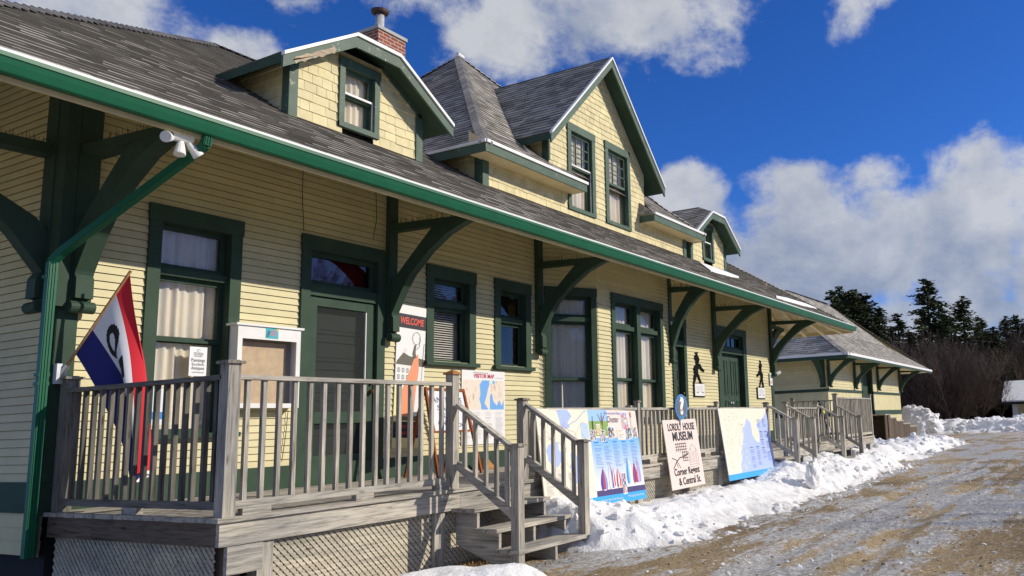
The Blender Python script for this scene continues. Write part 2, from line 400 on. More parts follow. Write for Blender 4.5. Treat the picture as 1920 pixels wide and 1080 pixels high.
class Fr:   # local frame on a wall: u along, n outward, z up
    def __init__(s, o, U): s.o = Vector(o); s.U = Vector(U).normalized(); s.n = s.U.cross(Z)
    def __call__(s, u, n, z): p = s.o + s.U * u + s.n * n; p.z = z; return p
    def box(s, mb, u0, u1, n0, n1, z0, z1, col=None):
        mb.hexa([s(u0, n0, z0), s(u1, n0, z0), s(u1, n1, z0), s(u0, n1, z0), s(u0, n0, z1), s(u1, n0, z1), s(u1, n1, z1), s(u0, n1, z1)], col)
def text(body, size, o, U, Vv, nn, mb, width=None, col=None, bold=0.0, align='CENTER', spacing=1.0, italic=0):
    cu = bpy.data.curves.new('tmp', 'FONT'); cu.body = body; cu.size = 1; cu.align_x = align; cu.align_y = 'CENTER'; cu.offset = bold; cu.space_character = spacing
    cu.shear = italic; cu.resolution_u = 3
    ob = bpy.data.objects.new('tmp', cu); scene.collection.objects.link(ob)
    me = bpy.data.meshes.new_from_object(ob); xs = [v.co.x for v in me.vertices]
    wd = (max(xs) - min(xs)) if xs else 1; sxx = (width / wd) if width else size
    for p in me.polygons:
        mb.face([Vector(o) + U * me.vertices[i].co.x * sxx + Vv * me.vertices[i].co.y * size + nn * .0 for i in p.vertices], col)
    bpy.data.objects.remove(ob); bpy.data.curves.remove(cu); bpy.data.meshes.remove(me)
G = -1.38
X, Y = Vector((1, 0, 0)), Vector((0, 1, 0))

# ================================================================ GROUND
mb = MB(); mb.face([(-400, -400, G), (600, -400, G), (600, 500, G), (-400, 500, G)]); struct(mb.build('ground', 'ground'))

# ================================================================ STATION
ST = thing('station_building', 'long cream clapboard railway station with green trim, grey shingled roof and dormers', 'building', (13, 12, G))
WY = 8.29
F = Fr((0, WY, 0), X)          # front wall frame, outward = -y
FX = 3.98; RX = 22.45
def roofz(y): return 2.82 + .6538 * (y - 6.8)
def window(par, F, u0, u1, z0, z1, tr=.11, split=None, meet=None, grid=None, inside='curtain', sill=True, depth=.13, name='window', sashcol='green', screen=False, tops=None, glass='glass', mull=()):
    mb = MB()
    for a, b, c, d_ in ((u0, u0 + tr, z0, z1), (u1 - tr, u1, z0, z1)): F.box(mb, a, b, -.02, .035, c, d_)
    F.box(mb, u0 - .01, u1 + .01, -.02, .042, z1 - tr * 1.25, z1 + .01)
    if sill: F.box(mb, u0 - .04, u1 + .04, -.02, .085, z0, z0 + .05)
    else: F.box(mb, u0, u1, -.02, .04, z0, z0 + .07)
    i0, i1, j0, j1 = u0 + tr, u1 - tr, z0 + (.05 if sill else .07), z1 - tr * 1.25
    for a, b in ((i0 - .02, i0), (i1, i1 + .02)): F.box(mb, a, b, -depth - .05, -.02, j0, j1)
    F.box(mb, i0, i1, -depth - .05, -.02, j1, j1 + .02); F.box(mb, i0, i1, -depth - .05, -.02, j0 - .02, j0)
    for mm in mull: F.box(mb, mm - .07, mm + .07, -depth - .05, .03, j0, j1)
    if split: F.box(mb, i0, i1, -depth - .03, -.02, split - .04, split + .04)
    fr = mb.build(name, 'green' if sashcol == 'green' else 'greenpeel', par)
    ed = [i0] + [q for mm in mull for q in (mm - .07, mm + .07)] + [i1]
    for h in range(0, len(ed), 2):
        a0, a1 = ed[h], ed[h + 1]; sm = MB(); gm = MB(); top = split - .04 if split else j1
        st = .05
        def sash(za, zb, n, gr=None, s=st):
            F.box(sm, a0, a0 + s, n - .035, n, za, zb); F.box(sm, a1 - s, a1, n - .035, n, za, zb)
            F.box(sm, a0 + s, a1 - s, n - .035, n, za, za + s); F.box(sm, a0 + s, a1 - s, n - .035, n, zb - s, zb)
            if gr:
                for i in range(1, gr[0]): q = a0 + s + (a1 - a0 - 2 * s) * i / gr[0]; F.box(sm, q - .009, q + .009, n - .03, n - .006, za + s, zb - s)
                for i in range(1, gr[1]): q = za + s + (zb - za - 2 * s) * i / gr[1]; F.box(sm, a0 + s, a1 - s, n - .028, n - .008, q - .009, q + .009)
            gm.face([F(a0 + s, n - .02, za + s), F(a1 - s, n - .02, za + s), F(a1 - s, n - .02, zb - s), F(a0 + s, n - .02, zb - s)])
        n = -depth + .045
        if split: sash(split + .04, j1, n, tops)
        if meet: sash(meet - .02, top, n, grid); sash(j0, meet + .02, n - .045)
        else: sash(j0, top, n, grid)
        sm.build('sash', 'green' if sashcol == 'green' else 'greenpeel', fr); gm.build('pane', glass, fr)
        if screen:
            wm = MB(); zt = meet + .02 if meet else top
            for q in ((a0 - .02, a0 + .012, j0, zt), (a1 - .012, a1 + .02, j0, zt), (a0, a1, j0 - .01, j0 + .02), (a0, a1, zt - .015, zt + .012)): F.box(wm, q[0], q[1], -.02, -.005 + (.002 if q[2] == j0 else 0), q[2], q[3])
            wm.build_each('storm_frame', 'white', fr)
        # interior
        if inside in ('curtain', 'gather'):
            cm = MB(); nn_ = 90; last = None; sd_ = rng(0, 9)
            gapc = a0 + (a1 - a0) * (.62 if inside == 'gather' else 2)
            for i in range(nn_ + 1):
                u = a0 + (a1 - a0) * i / nn_; ww = noise.noise(Vector((u * 9, sd_, 0))) * .05 + math.sin(u * 60 + 3 * noise.noise(Vector((u * 5, sd_, 3)))) * .018
                cur = (F(u, n - .10 + ww, j0), F(u, n - .10 + ww * .6, (split - .1 if (split and inside == 'gather') else j1)))
                if last and not (gapc < u < gapc + .09): cm.face([last[0], cur[0], cur[1], last[1]])
                last = cur
            cm.build('curtain', 'cloth', fr, smooth=True, weld=True)
        elif inside == 'blind':
            cm = MB(); z = j0 + .05
            while z < j1 - .03:
                cm.face([F(a0 + .02, n - .085, z), F(a1 - .02, n - .085, z), F(a1 - .02, n - .11, z + .020), F(a0 + .02, n - .11, z + .020)]); z += .034
            cm.build('blind', 'blind', fr)
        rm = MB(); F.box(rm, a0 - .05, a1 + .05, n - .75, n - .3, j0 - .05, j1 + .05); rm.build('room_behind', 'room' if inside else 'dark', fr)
    return fr
# --- openings on the front wall
H = []
def hole(u0, u1, z0, z1): H.append((u0 + .05, u1 - .05, z0 + .04, z1 - .05))
wins = [(4.72, 5.74, .0, 2.36, 1.70, 1.01, 'curtain'), (8.60, 9.64, .90, 2.33, 1.80, None, 'blind'), (10.09, 11.02, .90, 2.33, 1.70, None, None)]
for a, b, c, d_, *_r in wins: hole(a, b, c, d_)
hole(6.52, 7.83, -.6, 2.38); hole(16.16, 16.87, -.6, 2.3); hole(18.62, 20.5, -.6, 2.32)
BX0, BX1, BYY = 12.24, 14.96, 7.72      # bay front
pass
# clapboards, front
mb = MB(); v0 = -.35
def wallpts(x0, x1, y, z0, z1): return [(x0, y, z0), (x1, y, z0), (x1, y, z1), (x0, y, z1)]
for xa, xb in ((FX, 11.36), (15.50, RX)):
    mb = MB(); courses(mb, wallpts(xa, xb, WY, v0, 3.70), .0775, .017, None, [(a - xa, b - xa, c - v0, d_ - v0) for a, b, c, d_ in H], tint=(.95, 1.04), slit=.0038)
    mb.build('clapboard_wall', 'cream', ST)
# end wall (faces -x): U must be -Y
mb = MB()
def endz(y): return 2.95 + 3.27 / 6.67 * (FX - 1.0)
courses(mb, [(FX, 15.7, -.34), (FX, WY, -.34), (FX, WY, 3.62), (FX, 9.1, 4.1), (FX, 14.9, 4.1), (FX, 15.7, 3.62)], .0775, .017, tint=(.95, 1.04), slit=.0038)
courses(mb, [(FX, 15.7, -.975), (FX, WY, -.975), (FX, WY, -.61), (FX, 15.7, -.61)], .12, .013, tint=(.95, 1.04))
mb.build('clapboard_end_wall', 'cream', ST)
mb = MB(); mb.box(RX - .02, RX, WY, 15.7, G, 3.9); mb.box(FX + .02, RX, 15.68, 15.7, G, 3.9); mb.box(FX + .03, RX - .03, WY + .2, 15.6, -.75, -.7); mb.build_each('back_wall', 'creamw', ST)
mb = MB(); mb.box(FX - .03, FX + .02, WY - .02, 15.7, -.61, -.34); mb.box(FX - .035, 11.3, WY - .035, WY + .01, -.61, -.345); mb.box(15.56, RX + .03, WY - .035, WY + .01, -.61, -.345); mb.build_each('base_band', 'green', ST)
mb = MB(); mb.box(FX + .06, RX - .06, WY + .05, 15.6, G - .2, -.62); mb.build('foundation', 'dark', ST)
# windows
for a, b, c, d_, sp, me_, ins in wins:
    window(ST, F, a, b, c, d_, .13 if ins == 'curtain' else .14, sp, me_, inside=ins)
# bay
bl = Fr((11.28, WY, 0), (BX0 - 11.28, BYY - WY, 0)); Lb = math.hypot(BX0 - 11.28, BYY - WY)
bf = Fr((BX0, BYY, 0), X); brr = Fr((BX1, BYY, 0), (.59, .57, 0))
mb = MB()
courses(mb, [bl(0, 0, -.6), bl(Lb, 0, -.6), bl(Lb, 0, 3.18), bl(0, 0, 3.62)], .0775, .017, None, [(.1, Lb - .1, .0, 2.88)], tint=(.95, 1.04), slit=.0038)
courses(mb, [bf(0, 0, -.6), bf(BX1 - BX0, 0, -.6), bf(BX1 - BX0, 0, 3.18), bf(0, 0, 3.18)], .0775, .017, None, [(.50, 2.37, .65, 2.88)], tint=(.95, 1.04), slit=.0038)
courses(mb, [brr(0, 0, -.6), brr(.82, 0, -.6), brr(.82, 0, 3.62), brr(0, 0, 3.25)], .0775, .017, tint=(.95, 1.04), slit=.0038)
mb.build('bay_clapboard', 'cream', ST)
window(ST, bl, .10, Lb - .03, -.5, 2.36, .11, 1.82, .78, inside='curtain')
window(ST, bf, .44, 2.43, .0, 2.36, .12, 1.76, .80, inside='curtain', mull=(1.43,))
# doors
def door(F, u0, u1, z1, leaf0, leaf1, double=False, tr=.13, glass='darkglass', storm=True):
    mb = MB(); F.box(mb, u0, u0 + tr, -.02, .04, -.6, z1); F.box(mb, u1 - tr, u1, -.02, .04, -.6, z1); F.box(mb, u0 - .01, u1 + .01, -.02, .046, z1 - .17, z1 + .01)
    F.box(mb, u0 + tr, u1 - tr, -.16, .02, 1.66, 1.80)
    F.box(mb, u0 + tr - .02, u0 + tr, -.2, -.02, -.6, z1 - .17); F.box(mb, u1 - tr, u1 - tr + .02, -.2, -.02, -.6, z1 - .17); F.box(mb, u0 + tr, u1 - tr, -.2, -.02, z1 - .17, z1 - .15)
    dr = mb.build('door', 'green', ST)
    i0, i1 = u0 + tr, u1 - tr
    g = MB(); g.face([F(i0 + .06, -.08, 1.86), F(i1 - .06, -.08, 1.86), F(i1 - .06, -.08, z1 - .23), F(i0 + .06, -.08, z1 - .23)]); g.build('transom_pane', glass, dr)
    g = MB(); F.box(g, i0, i0 + .06, -.1, -.05, 1.80, z1 - .17); F.box(g, i1 - .06, i1, -.1, -.05, 1.80, z1 - .17); F.box(g, i0 + .06, i1 - .06, -.1, -.05, 1.80, 1.86); F.box(g, i0 + .06, i1 - .06, -.1, -.05, z1 - .23, z1 - .17)
    if double:
        for i in range(1, 5): q = i0 + (i1 - i0) * i / 5; F.box(g, q - .012, q + .012, -.1, -.06, 1.86, z1 - .23)
    g.build('transom_frame', 'green', dr)
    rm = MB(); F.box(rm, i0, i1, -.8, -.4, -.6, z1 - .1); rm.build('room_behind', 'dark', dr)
    leaves = [(i0, (i0 + i1) / 2 - .006), ((i0 + i1) / 2 + .006, i1)] if double else [(i0, i1)]
    for a, b in leaves:
        lm = MB(); n = -.13 if storm else -.10
        F.box(lm, a, b, n - .04, n, -.58, 1.66)
        ps = [(.62, 1.50), (-.42, .48)] if double else [(1.22, 1.52), (.88, 1.14), (.50, .80), (.10, .42), (-.42, 0)]
        cols = 2 if double else 1; wd = (b - a - .1 - .08 * cols) / cols
        for za, zb in ps:
            for c in range(cols):
                p0 = a + .1 + c * (wd + .08); p1 = p0 + wd - .02
                for q in ((p0, p1, za, za + .022), (p0, p1, zb - .022, zb), (p0, p0 + .022, za + .022, zb - .022), (p1 - .022, p1, za + .022, zb - .022)): F.box(lm, q[0], q[1], n, n + .016, q[2], q[3])
                F.box(lm, p0 + .05, p1 - .05, n, n + .010, za + .05, zb - .05)
        lf = lm.build('door_leaf', 'green' if double else 'doorleaf', dr)
    hm = MB()
    if double: hm.tube([F((i0 + i1) / 2 - .07, n, .42), F((i0 + i1) / 2 - .07, n + .07, .42)], .03); hm.tube([F((i0 + i1) / 2 + .07, n, .42), F((i0 + i1) / 2 + .07, n + .07, .42)], .03)
    else: hm.tube([F(i1 - .05, -.01, .52), F(i1 - .05, .06, .52)], .028); hm.tube([F(i1 - .05, -.01, .62), F(i1 - .05, .03, .62)], .02)
    hm.build('handle', 'metal' if double else 'brass', dr)
    if storm:
        s = MB(); F.box(s, i0 + .01, i0 + .14, -.05, -.01, -.57, 1.65); F.box(s, i1 - .14, i1 - .01, -.05, -.01, -.57, 1.65)
        for za, zb in ((-.57, -.26), (.12, .26), (1.54, 1.65)): F.box(s, i0 + .14, i1 - .14, -.05, -.012, za, zb)
        s.build('storm_door', 'green', dr)
        s = MB(); s.face([F(i0 + .14, -.03, -.26), F(i1 - .14, -.03, -.26), F(i1 - .14, -.03, .12), F(i0 + .14, -.03, .12)]); s.face([F(i0 + .14, -.03, .26), F(i1 - .14, -.03, .26), F(i1 - .14, -.03, 1.54), F(i0 + .14, -.03, 1.54)]); s.build('pane', 'screen', dr)
        s = MB(); F.box(s, i1 - .155, i1 - .142, -.045, -.008, .27, 1.53); s.build('weather_strip', 'white', dr)
    return dr
door(F, 6.52, 7.83, 2.38, 0, 0, glass='redglass')
rm = MB(); F.box(rm, 6.67, 7.69, -.19, -.17, 1.81, 2.2, (.32, .008, .02)); rm.build('red_shade', 'print', ST)
door(F, 16.16, 16.87, 2.3, 0, 0, storm=False); door(F, 18.62, 20.5, 2.32, 0, 0, double=True, storm=False, tr=.22)
# corner boards
mb = MB(); mb.box(FX - .03, FX + .14, WY - .035, WY - .01, -.34, 3.7); mb.box(FX - .035, FX - .01, WY - .03, WY + .16, -.34, 3.7)
mb.box(RX - .14, RX + .03, WY - .035, WY - .01, -.34, 3.7); mb.build_each('corner_board', 'green', ST)
# --- main roof
EL, ER, EY, EB, EZ = 1.0, 26.04, 6.8, 17.2, 2.82
A, B_, C_, D_ = V3(EL, EY, EZ), V3(ER, EY, EZ), V3(20.84, 12, 6.22), V3(7.67, 12, 6.22)
E_, F_ = V3(EL, EB, EZ), V3(ER, EB, EZ)
mb = MB()
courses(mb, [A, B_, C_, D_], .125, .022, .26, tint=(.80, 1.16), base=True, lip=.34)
mb.build('front_roof_slope', 'shingle', ST)
mb = MB()
courses(mb, [E_, A, D_], .13, .012, .3, tint=(.7, 1.25), base=True); courses(mb, [B_, F_, C_], .13, .012, .3, tint=(.7, 1.25), base=True)
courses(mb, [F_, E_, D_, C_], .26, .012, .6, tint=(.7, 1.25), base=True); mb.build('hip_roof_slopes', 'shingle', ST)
mb = MB(); dz = V3(0, 0, .12)
for q in ([A, B_, C_, D_], [E_, A, D_], [B_, F_, C_], [F_, E_, D_, C_]): mb.face([p - dz for p in q][::-1])
for p, q in ((A, B_), (B_, F_), (F_, E_), (E_, A)): mb.face([p - dz, q - dz, q, p])
mb.build('soffit', 'creamw', ST)
mb = MB()
def caps(mb, a, b, w_=.13, step=.14):
    a = Vector(a); b = Vector(b); n = int((b - a).length / step); d = (b - a) / n; side = d.cross(Z).normalized()
    for i in range(n):
        p = a + d * i; q = p + d * 1.15; t_ = rng(.7, 1.2); c = (t_, t_, t_)
        up0, up1 = Z * .055, Z * .028
        mb.face([p + side * w_ - Z * .07 + up0, p + up0, q + up1, q + side * w_ - Z * .07 + up1], c)
        mb.face([p + up0, p - side * w_ - Z * .07 + up0, q - side * w_ - Z * .07 + up1, q + up1], c)
        mb.face([p + side * w_ - Z * .07, p, p + up0, p + side * w_ - Z * .07 + up0], c); mb.face([p, p - side * w_ - Z * .07, p - side * w_ - Z * .07 + up0, p + up0], c)
caps(mb, A, D_); caps(mb, B_, C_); caps(mb, D_, C_); mb.build('ridge_cap', 'shingle', ST)
# drip edge, fascia, gutter
mb = MB(); mb.box(EL, ER, EY - .075, EY - .016, EZ - .032, EZ + .012); mb.build('drip_edge', 'white', ST)
mb = MB(); mb.box(EL, ER, EY - .015, EY + .02, EZ - .21, EZ - .03); mb.box(EL - .03, EL, EY, EB, EZ - .3, EZ + .01); mb.box(ER, ER + .03, EY, EB, EZ - .22, EZ + .01); mb.build_each('fascia', 'creamw', ST)
prof = [(-.005, -.034), (-.005, -.175), (-.07, -.18), (-.082, -.17), (-.105, -.115), (-.118, -.075), (-.128, -.07), (-.128, -.038), (-.112, -.038), (-.105, -.055)]
mb = MB()
mb.prism([(a, b) for a, b in prof], lambda u, v, n: V3(n, EY - .06 + u + .045, EZ + v), EL, ER - .01)
gt = mb.build('gutter', 'gutter', ST)
# downspout
def spout(mb, pts, w_=.075, d_=.06):
    for i in range(len(pts) - 1):
        a, b = Vector(pts[i]), Vector(pts[i + 1]); mb.beam(a, b, w_, d_)
        dd = (b - a).normalized(); up = Z if abs(dd.z) < .95 else Y; s = dd.cross(up).normalized(); u = s.cross(dd).normalized()
        for k in (-1, 0, 1):
            mb.beam(a + s * k * w_ * .3 + u * d_ * .5, b + s * k * w_ * .3 + u * d_ * .5, .012, .012); mb.beam(a + s * k * w_ * .3 - u * d_ * .5, b + s * k * w_ * .3 - u * d_ * .5, .012, .012)
mb = MB(); pts = [(4.31, 6.76, 2.66), (4.31, 6.78, 2.56), (4.25, 6.94, 2.45), (3.86, 8.10, 1.68), (3.83, 8.16, 1.60), (3.83, 8.18, -.96)]
spout(mb, pts)
for z in (1.45, .58, .5): mb.box(3.785, 3.875, 8.14, 8.22, z, z + .03)
mb.build('downspout', 'gutter', ST)
# brackets
OUT = [(.09, 1.46), (.06, 1.55), (-.12, 1.86), (-.25, 2.03), (-.56, 2.30), (-.86, 2.49), (-1.16, 2.60), (-1.26, 2.62)]
def bracket(par, fn, thick=.14, z0=1.22, sc=1.0, spikes=True, zoff=0, top=3.5):
    """fn(d, z, t): d distance out from the wall, t across"""
    mb = MB(); h = thick / 2
    mb.prism([(0, z0 + zoff), (.08, z0 + zoff), (.08, top), (0, top)], lambda u, v, n: fn(u, v, n), -h, h)
    mb.prism([(.08, 2.65 + zoff), (1.40 * sc, 2.62 + zoff), (1.40 * sc, 2.69 + zoff), (.08, 2.76 + zoff)], lambda u, v, n: fn(u, v, n), -h * .9, h * .9)
    low = [(.19 - a * sc, b + zoff) for a, b in OUT]; hi = []
    inn = [(.081, 1.86), (.082, 1.92), (.19, 2.04), (.35, 2.19), (.60, 2.42), (.80, 2.60), (1.0, 2.655), (1.28, 2.66)]
    hi = [(a * sc if a > .2 else a, b + zoff) for a, b in inn]
    for i in range(len(low) - 1): mb.prism([low[i], low[i + 1], hi[i + 1], hi[i]], lambda u, v, n: fn(u, v, n), -h * .85, h * .85)
    mb.prism([(.08, z0 + .08 + zoff), (.15, z0 + .08 + zoff), (.145, z0 + .26 + zoff), (.12, z0 + .30 + zoff), (.08, z0 + .36 + zoff)], lambda u, v, n: fn(u, v, n), -h * .8, h * .8)
    mb.tube([fn(.105, z0 + .0 + zoff, -h * 1.1), fn(.105, z0 + .0 + zoff, h * 1.1)], .055, 14)
    br_ = mb.build('bracket', 'green', par)
    if spikes:
        sm = MB()
        for i in range(70):
            d_ = .12 + 1.15 * i / 70 * sc; zt = 2.76 - .06 * i / 70 + zoff; l = rng(.04, .09); t_ = rng(-h * .7, h * .7)
            p = fn(d_, zt, t_); q = fn(d_ + rng(-.02, .02), zt + l, t_ + rng(-.02, .02)); sm.tube([p, q], .0022, 3, False)
        sm.build('bird_spikes', 'dark', br_)
    return br_
bracket(ST, lambda d_, z, t_: V3(4.10 + t_, WY - .01 - d_, z), top=3.5, thick=.19)
for bx in (7.91, 11.22, 18.42, 22.38): bracket(ST, lambda d_, z, t_, bx=bx: V3(bx + t_, WY - .01 - d_, z))
bracket(ST, lambda d_, z, t_: V3(15.02 + t_, BYY + .05 - d_, z), sc=.63, top=3.1)
bracket(ST, lambda d_, z, t_: V3(FX - .02 - d_, 8.46 + t_, z), top=3.6, thick=.19, sc=1.35)
bracket(ST, lambda d_, z, t_: V3(RX - .05 + d_, 8.42 + t_, z), top=3.7, sc=1.1)
mb = MB(); mb.box(FX - .09, FX + .02, WY - .09, WY + .12, 1.22, 3.6); mb.box(FX - .08, FX - .03, WY + .0, WY + .14, -.97, 1.22); mb.build('corner_post', 'green', ST)
# rafters under right overhang
for i in range(9):
    y = 7.1 + i * .62; z = EZ - .2; mb = MB(); zt = EZ + (ER - 22.5) * .6538
    mb.beam((22.5, y, min(roofz(y), zt) - .22), (ER - .1, y, EZ - .18), .09, .14); mb.build('rafter', 'creamw', ST)
# floodlight
mb = MB(); c0 = V3(4.14, 6.86, 2.60); mb.tube([c0 + V3(-.09, 0, 0), c0 + V3(.09, 0, .01)], .05, 12)
for dx, dv in ((-.08, V3(-.10, -.08, -.03)), (0.0, V3(-.02, -.02, -.13)), (.06, V3(.09, -.02, -.10))):
    p = c0 + V3(dx, 0, -.03); mb.tube([p, p + dv * .3, p + dv, p + dv * 1.05], [.020, .032, .050, .047], 14)
mb.build('floodlight', 'white', ST)
mb = MB(); mb.tube([(6.5, WY - .03, 3.6), (6.49, WY - .03, 2.9), (6.53, WY - .03, 2.42)], .004, 5, False); mb.build('wall_cable', 'dark', ST); mb = MB(); mb.tube([(7.62, WY - .03, 3.4), (7.66, WY - .03, 2.8), (7.6, WY - .03, 2.5)], .004, 5, False); mb.build('wall_cable', 'dark', ST)
# --- chimney
mb = MB(); mb.box(11.07, 11.80, 12.0, 12.7, 5.6, 7.98); ch = mb.build('chimney', 'brick', ST)
mb = MB(); mb.box(11.04, 11.83, 11.97, 12.73, 7.98, 8.05); mb.build('chimney_cap', 'concrete', ch)
mb = MB(); mb.tube([(11.43, 12.35, 8.05), (11.43, 12.35, 8.50)], .088, 16); mb.tube([(11.43, 12.35, 8.05), (11.43, 12.35, 8.11)], [.14, .09], 16)
mb.build('flue_pipe', 'metal', ch, True); mb = MB(); mb.tube([(11.43, 12.35, 8.55), (11.43, 12.35, 8.6), (11.43, 12.35, 8.64)], [.17, .185, .09], 16)
for a in range(3): mb.box(11.42 + .09 * math.cos(a * 2.1), 11.44 + .09 * math.cos(a * 2.1), 12.34 + .09 * math.sin(a * 2.1), 12.36 + .09 * math.sin(a * 2.1), 8.5, 8.57)
mb.build('flue_cap', 'rust', ch)
# --- pyramid-roofed block and gable
BA, BB, BZ = 9.83, 17.05, 4.22
mb = MB(); zb = 3.82
gx0, gx1, gc = 11.62, 15.12, 13.37
slp = 1.045; gz = 7.08
def gz_at(x): return gz - slp * abs(x - gc)
GW = [(12.2, 13.14, 3.93, 5.6), (13.52, 14.5, 3.93, 5.62)]
hh = [(a + .05, b - .05, c + .04, d_ - .05) for a, b, c, d_ in GW]
courses(mb, [(BA, WY, zb), (gx0, WY, zb), (gx0, WY, 4.5), (BA, WY, 4.5)], .112, .014, .17, gap=.004)
courses(mb, [(gx1, WY, zb), (BB, WY, zb), (BB, WY, 4.5), (gx1, WY, 4.5)], .112, .014, .17, gap=.004)
courses(mb, [(gx0, WY, zb), (gx1, WY, zb), (gx1, WY, gz_at(gx1)), (gc, WY, gz), (gx0, WY, gz_at(gx0))], .112, .014, .19, [(a - gx0, b - gx0, c - zb, d_ - zb) for a, b, c, d_ in hh], gap=.004)
courses(mb, [(BA, 10.4, zb), (BA, WY, zb), (BA, WY, 4.5), (BA, 10.4, 4.5)], .112, .014, .17, gap=.004)
courses(mb, [(BB, WY, zb), (BB, 10.4, zb), (BB, 10.4, 4.5), (BB, WY, 4.5)], .112, .014, .17, gap=.004)
courses(mb, [(gx0, 10.2, zb), (gx0, WY, zb), (gx0, WY, 5.25), (gx0, 10.2, 5.25)], .112, .014, .17, gap=.004)
mb.build('upper_shingle_wall', 'shake', ST)
mb = MB()
for x, s in ((BA, 1), (BB, -1)):
    mb.box(min(x - .025 * s, x + .12 * s), max(x - .025 * s, x + .12 * s), WY - .03, WY - .008, zb - .1, 4.4); mb.box(min(x - .03 * s, x - .008 * s), max(x - .03 * s, x - .008 * s), WY - .028, WY + .14, zb - .1, 4.4)
for x, s in ((gx0, 1),): mb.box(x - .03, x - .008, WY - .02, WY + .12, 4.6, 5.2); mb.box(x-.02, x + .02, WY - .03, WY - .008, 4.7, 5.2)
mb.build_each('corner_trim', 'greenpeel', ST)
for i, (a, b, c, d_) in enumerate(GW):
    window(ST, F, a, b, c, d_, .11, None, 4.80, grid=(3, 3), inside='curtain', sill=False, sashcol='peel', screen=(i == 0), depth=.07)
# pyramid
PX0, PX1, PY0, PY1, PZ = 9.5, 17.42, 7.95, 16.05, 4.37
AP = V3(13.42, 12, 8.3)
def bell(a, b):   # eave corner pair -> two-piece (slightly flared) slope polygons
    a = Vector(a); b = Vector(b); f = .16; dz_ = V3(0, 0, -.09)
    a2 = a.lerp(AP, f) + dz_; b2 = b.lerp(AP, f) + dz_
    return a, b, a2, b2
cs = [V3(PX0, PY0, PZ), V3(PX1, PY0, PZ), V3(PX1, PY1, PZ), V3(PX0, PY1, PZ)]
mb = MB()
for i in range(4):
    a, b, a2, b2 = bell(cs[i], cs[(i + 1) % 4])
    if i == 0:
        # front: skirt only beside the gable, whole slope behind the wall plane
        f0 = (WY - PY0) / (a2.y - a.y)
        la, lb = a.lerp(a2, f0), b.lerp(b2, f0)
        courses(mb, [a, V3(12.32, PY0, PZ), V3(12.32, WY, la.z), la], .12, .014, .22, tint=(.6, 1.3), base=True, lip=.35)
        courses(mb, [V3(14.92, PY0, PZ), b, lb, V3(15.2, WY, la.z)], .12, .014, .22, tint=(.6, 1.3), base=True, lip=.35)
        courses(mb, [V3(14.9, WY, la.z), V3(14.9, WY, PZ), V3(14.92, PY0, PZ)], .12, .014, .22, tint=(.6, 1.3), base=True, lip=.35)
        courses(mb, [la, lb, b2, a2], .12, .014, .22, tint=(.6, 1.3), base=True, lip=.35)
    else: courses(mb, [a, b, b2, a2], .12, .014, .22, tint=(.6, 1.3), base=True, lip=.35)
    courses(mb, [a2, b2, AP], .12, .014, .22, tint=(.6, 1.3), base=True, lip=.35)
mb.build('pyramid_roof', 'shingle', ST)
mb = MB()
for i in (0, 1, 3):
    a, _, a2, _ = bell(cs[i], cs[(i + 1) % 4]); caps(mb, a, a2, .11); caps(mb, a2, AP, .11)
mb.build('pyramid_hip_cap', 'shingle', ST)
mb = MB()
for x0, x1 in ((PX0, 12.3), (14.92, PX1)):
    mb = MB(); mb.box(x0, x1, PY0 - .0, WY, BZ - .01, BZ + .0)
    mb.face([(x0, PY0 + .02, BZ), (x0, WY, BZ), (x0, WY, 4.6), (x0, PY0 + .02, PZ)]); mb.face([(x1, PY0 + .02, BZ), (x1, WY, BZ), (x1, WY, 4.65), (x1, PY0 + .02, PZ)])
    mb.build('skirt_soffit', 'creamw', ST)
mb = MB(); fb = MB()
for x0, x1 in ((PX0, 12.3), (14.92, PX1)):
    mb.box(x0, x1, PY0 - .03, PY0 - .001, BZ - .02, PZ - .03); fb.box(x0 - .02, x1 + .02, PY0 - .055, PY0 - .0, PZ - .03, PZ + .02)
mb.box(PX0 - .03, PX0, PY0 - .03, 10.3, BZ - .02, PZ - .03); fb.box(PX0 - .05, PX0, PY0 - .03, 10.3, PZ - .03, PZ + .018)
mb.box(14.89, 14.92, PY0 - .03, WY, BZ - .02, PZ - .03); mb.box(PX1, PX1 + .03, PY0 - .03, 10.3, BZ - .02, PZ - .03)
mb.build_each('skirt_fascia', 'greenpeel', ST); fb.build_each('skirt_drip_edge', 'white', ST)
mb = MB(); mb.tube([(13.36, 12, 8.33), (13.55, 12, 8.31)], .06, 8); mb.build('peak_flashing', 'white', ST)
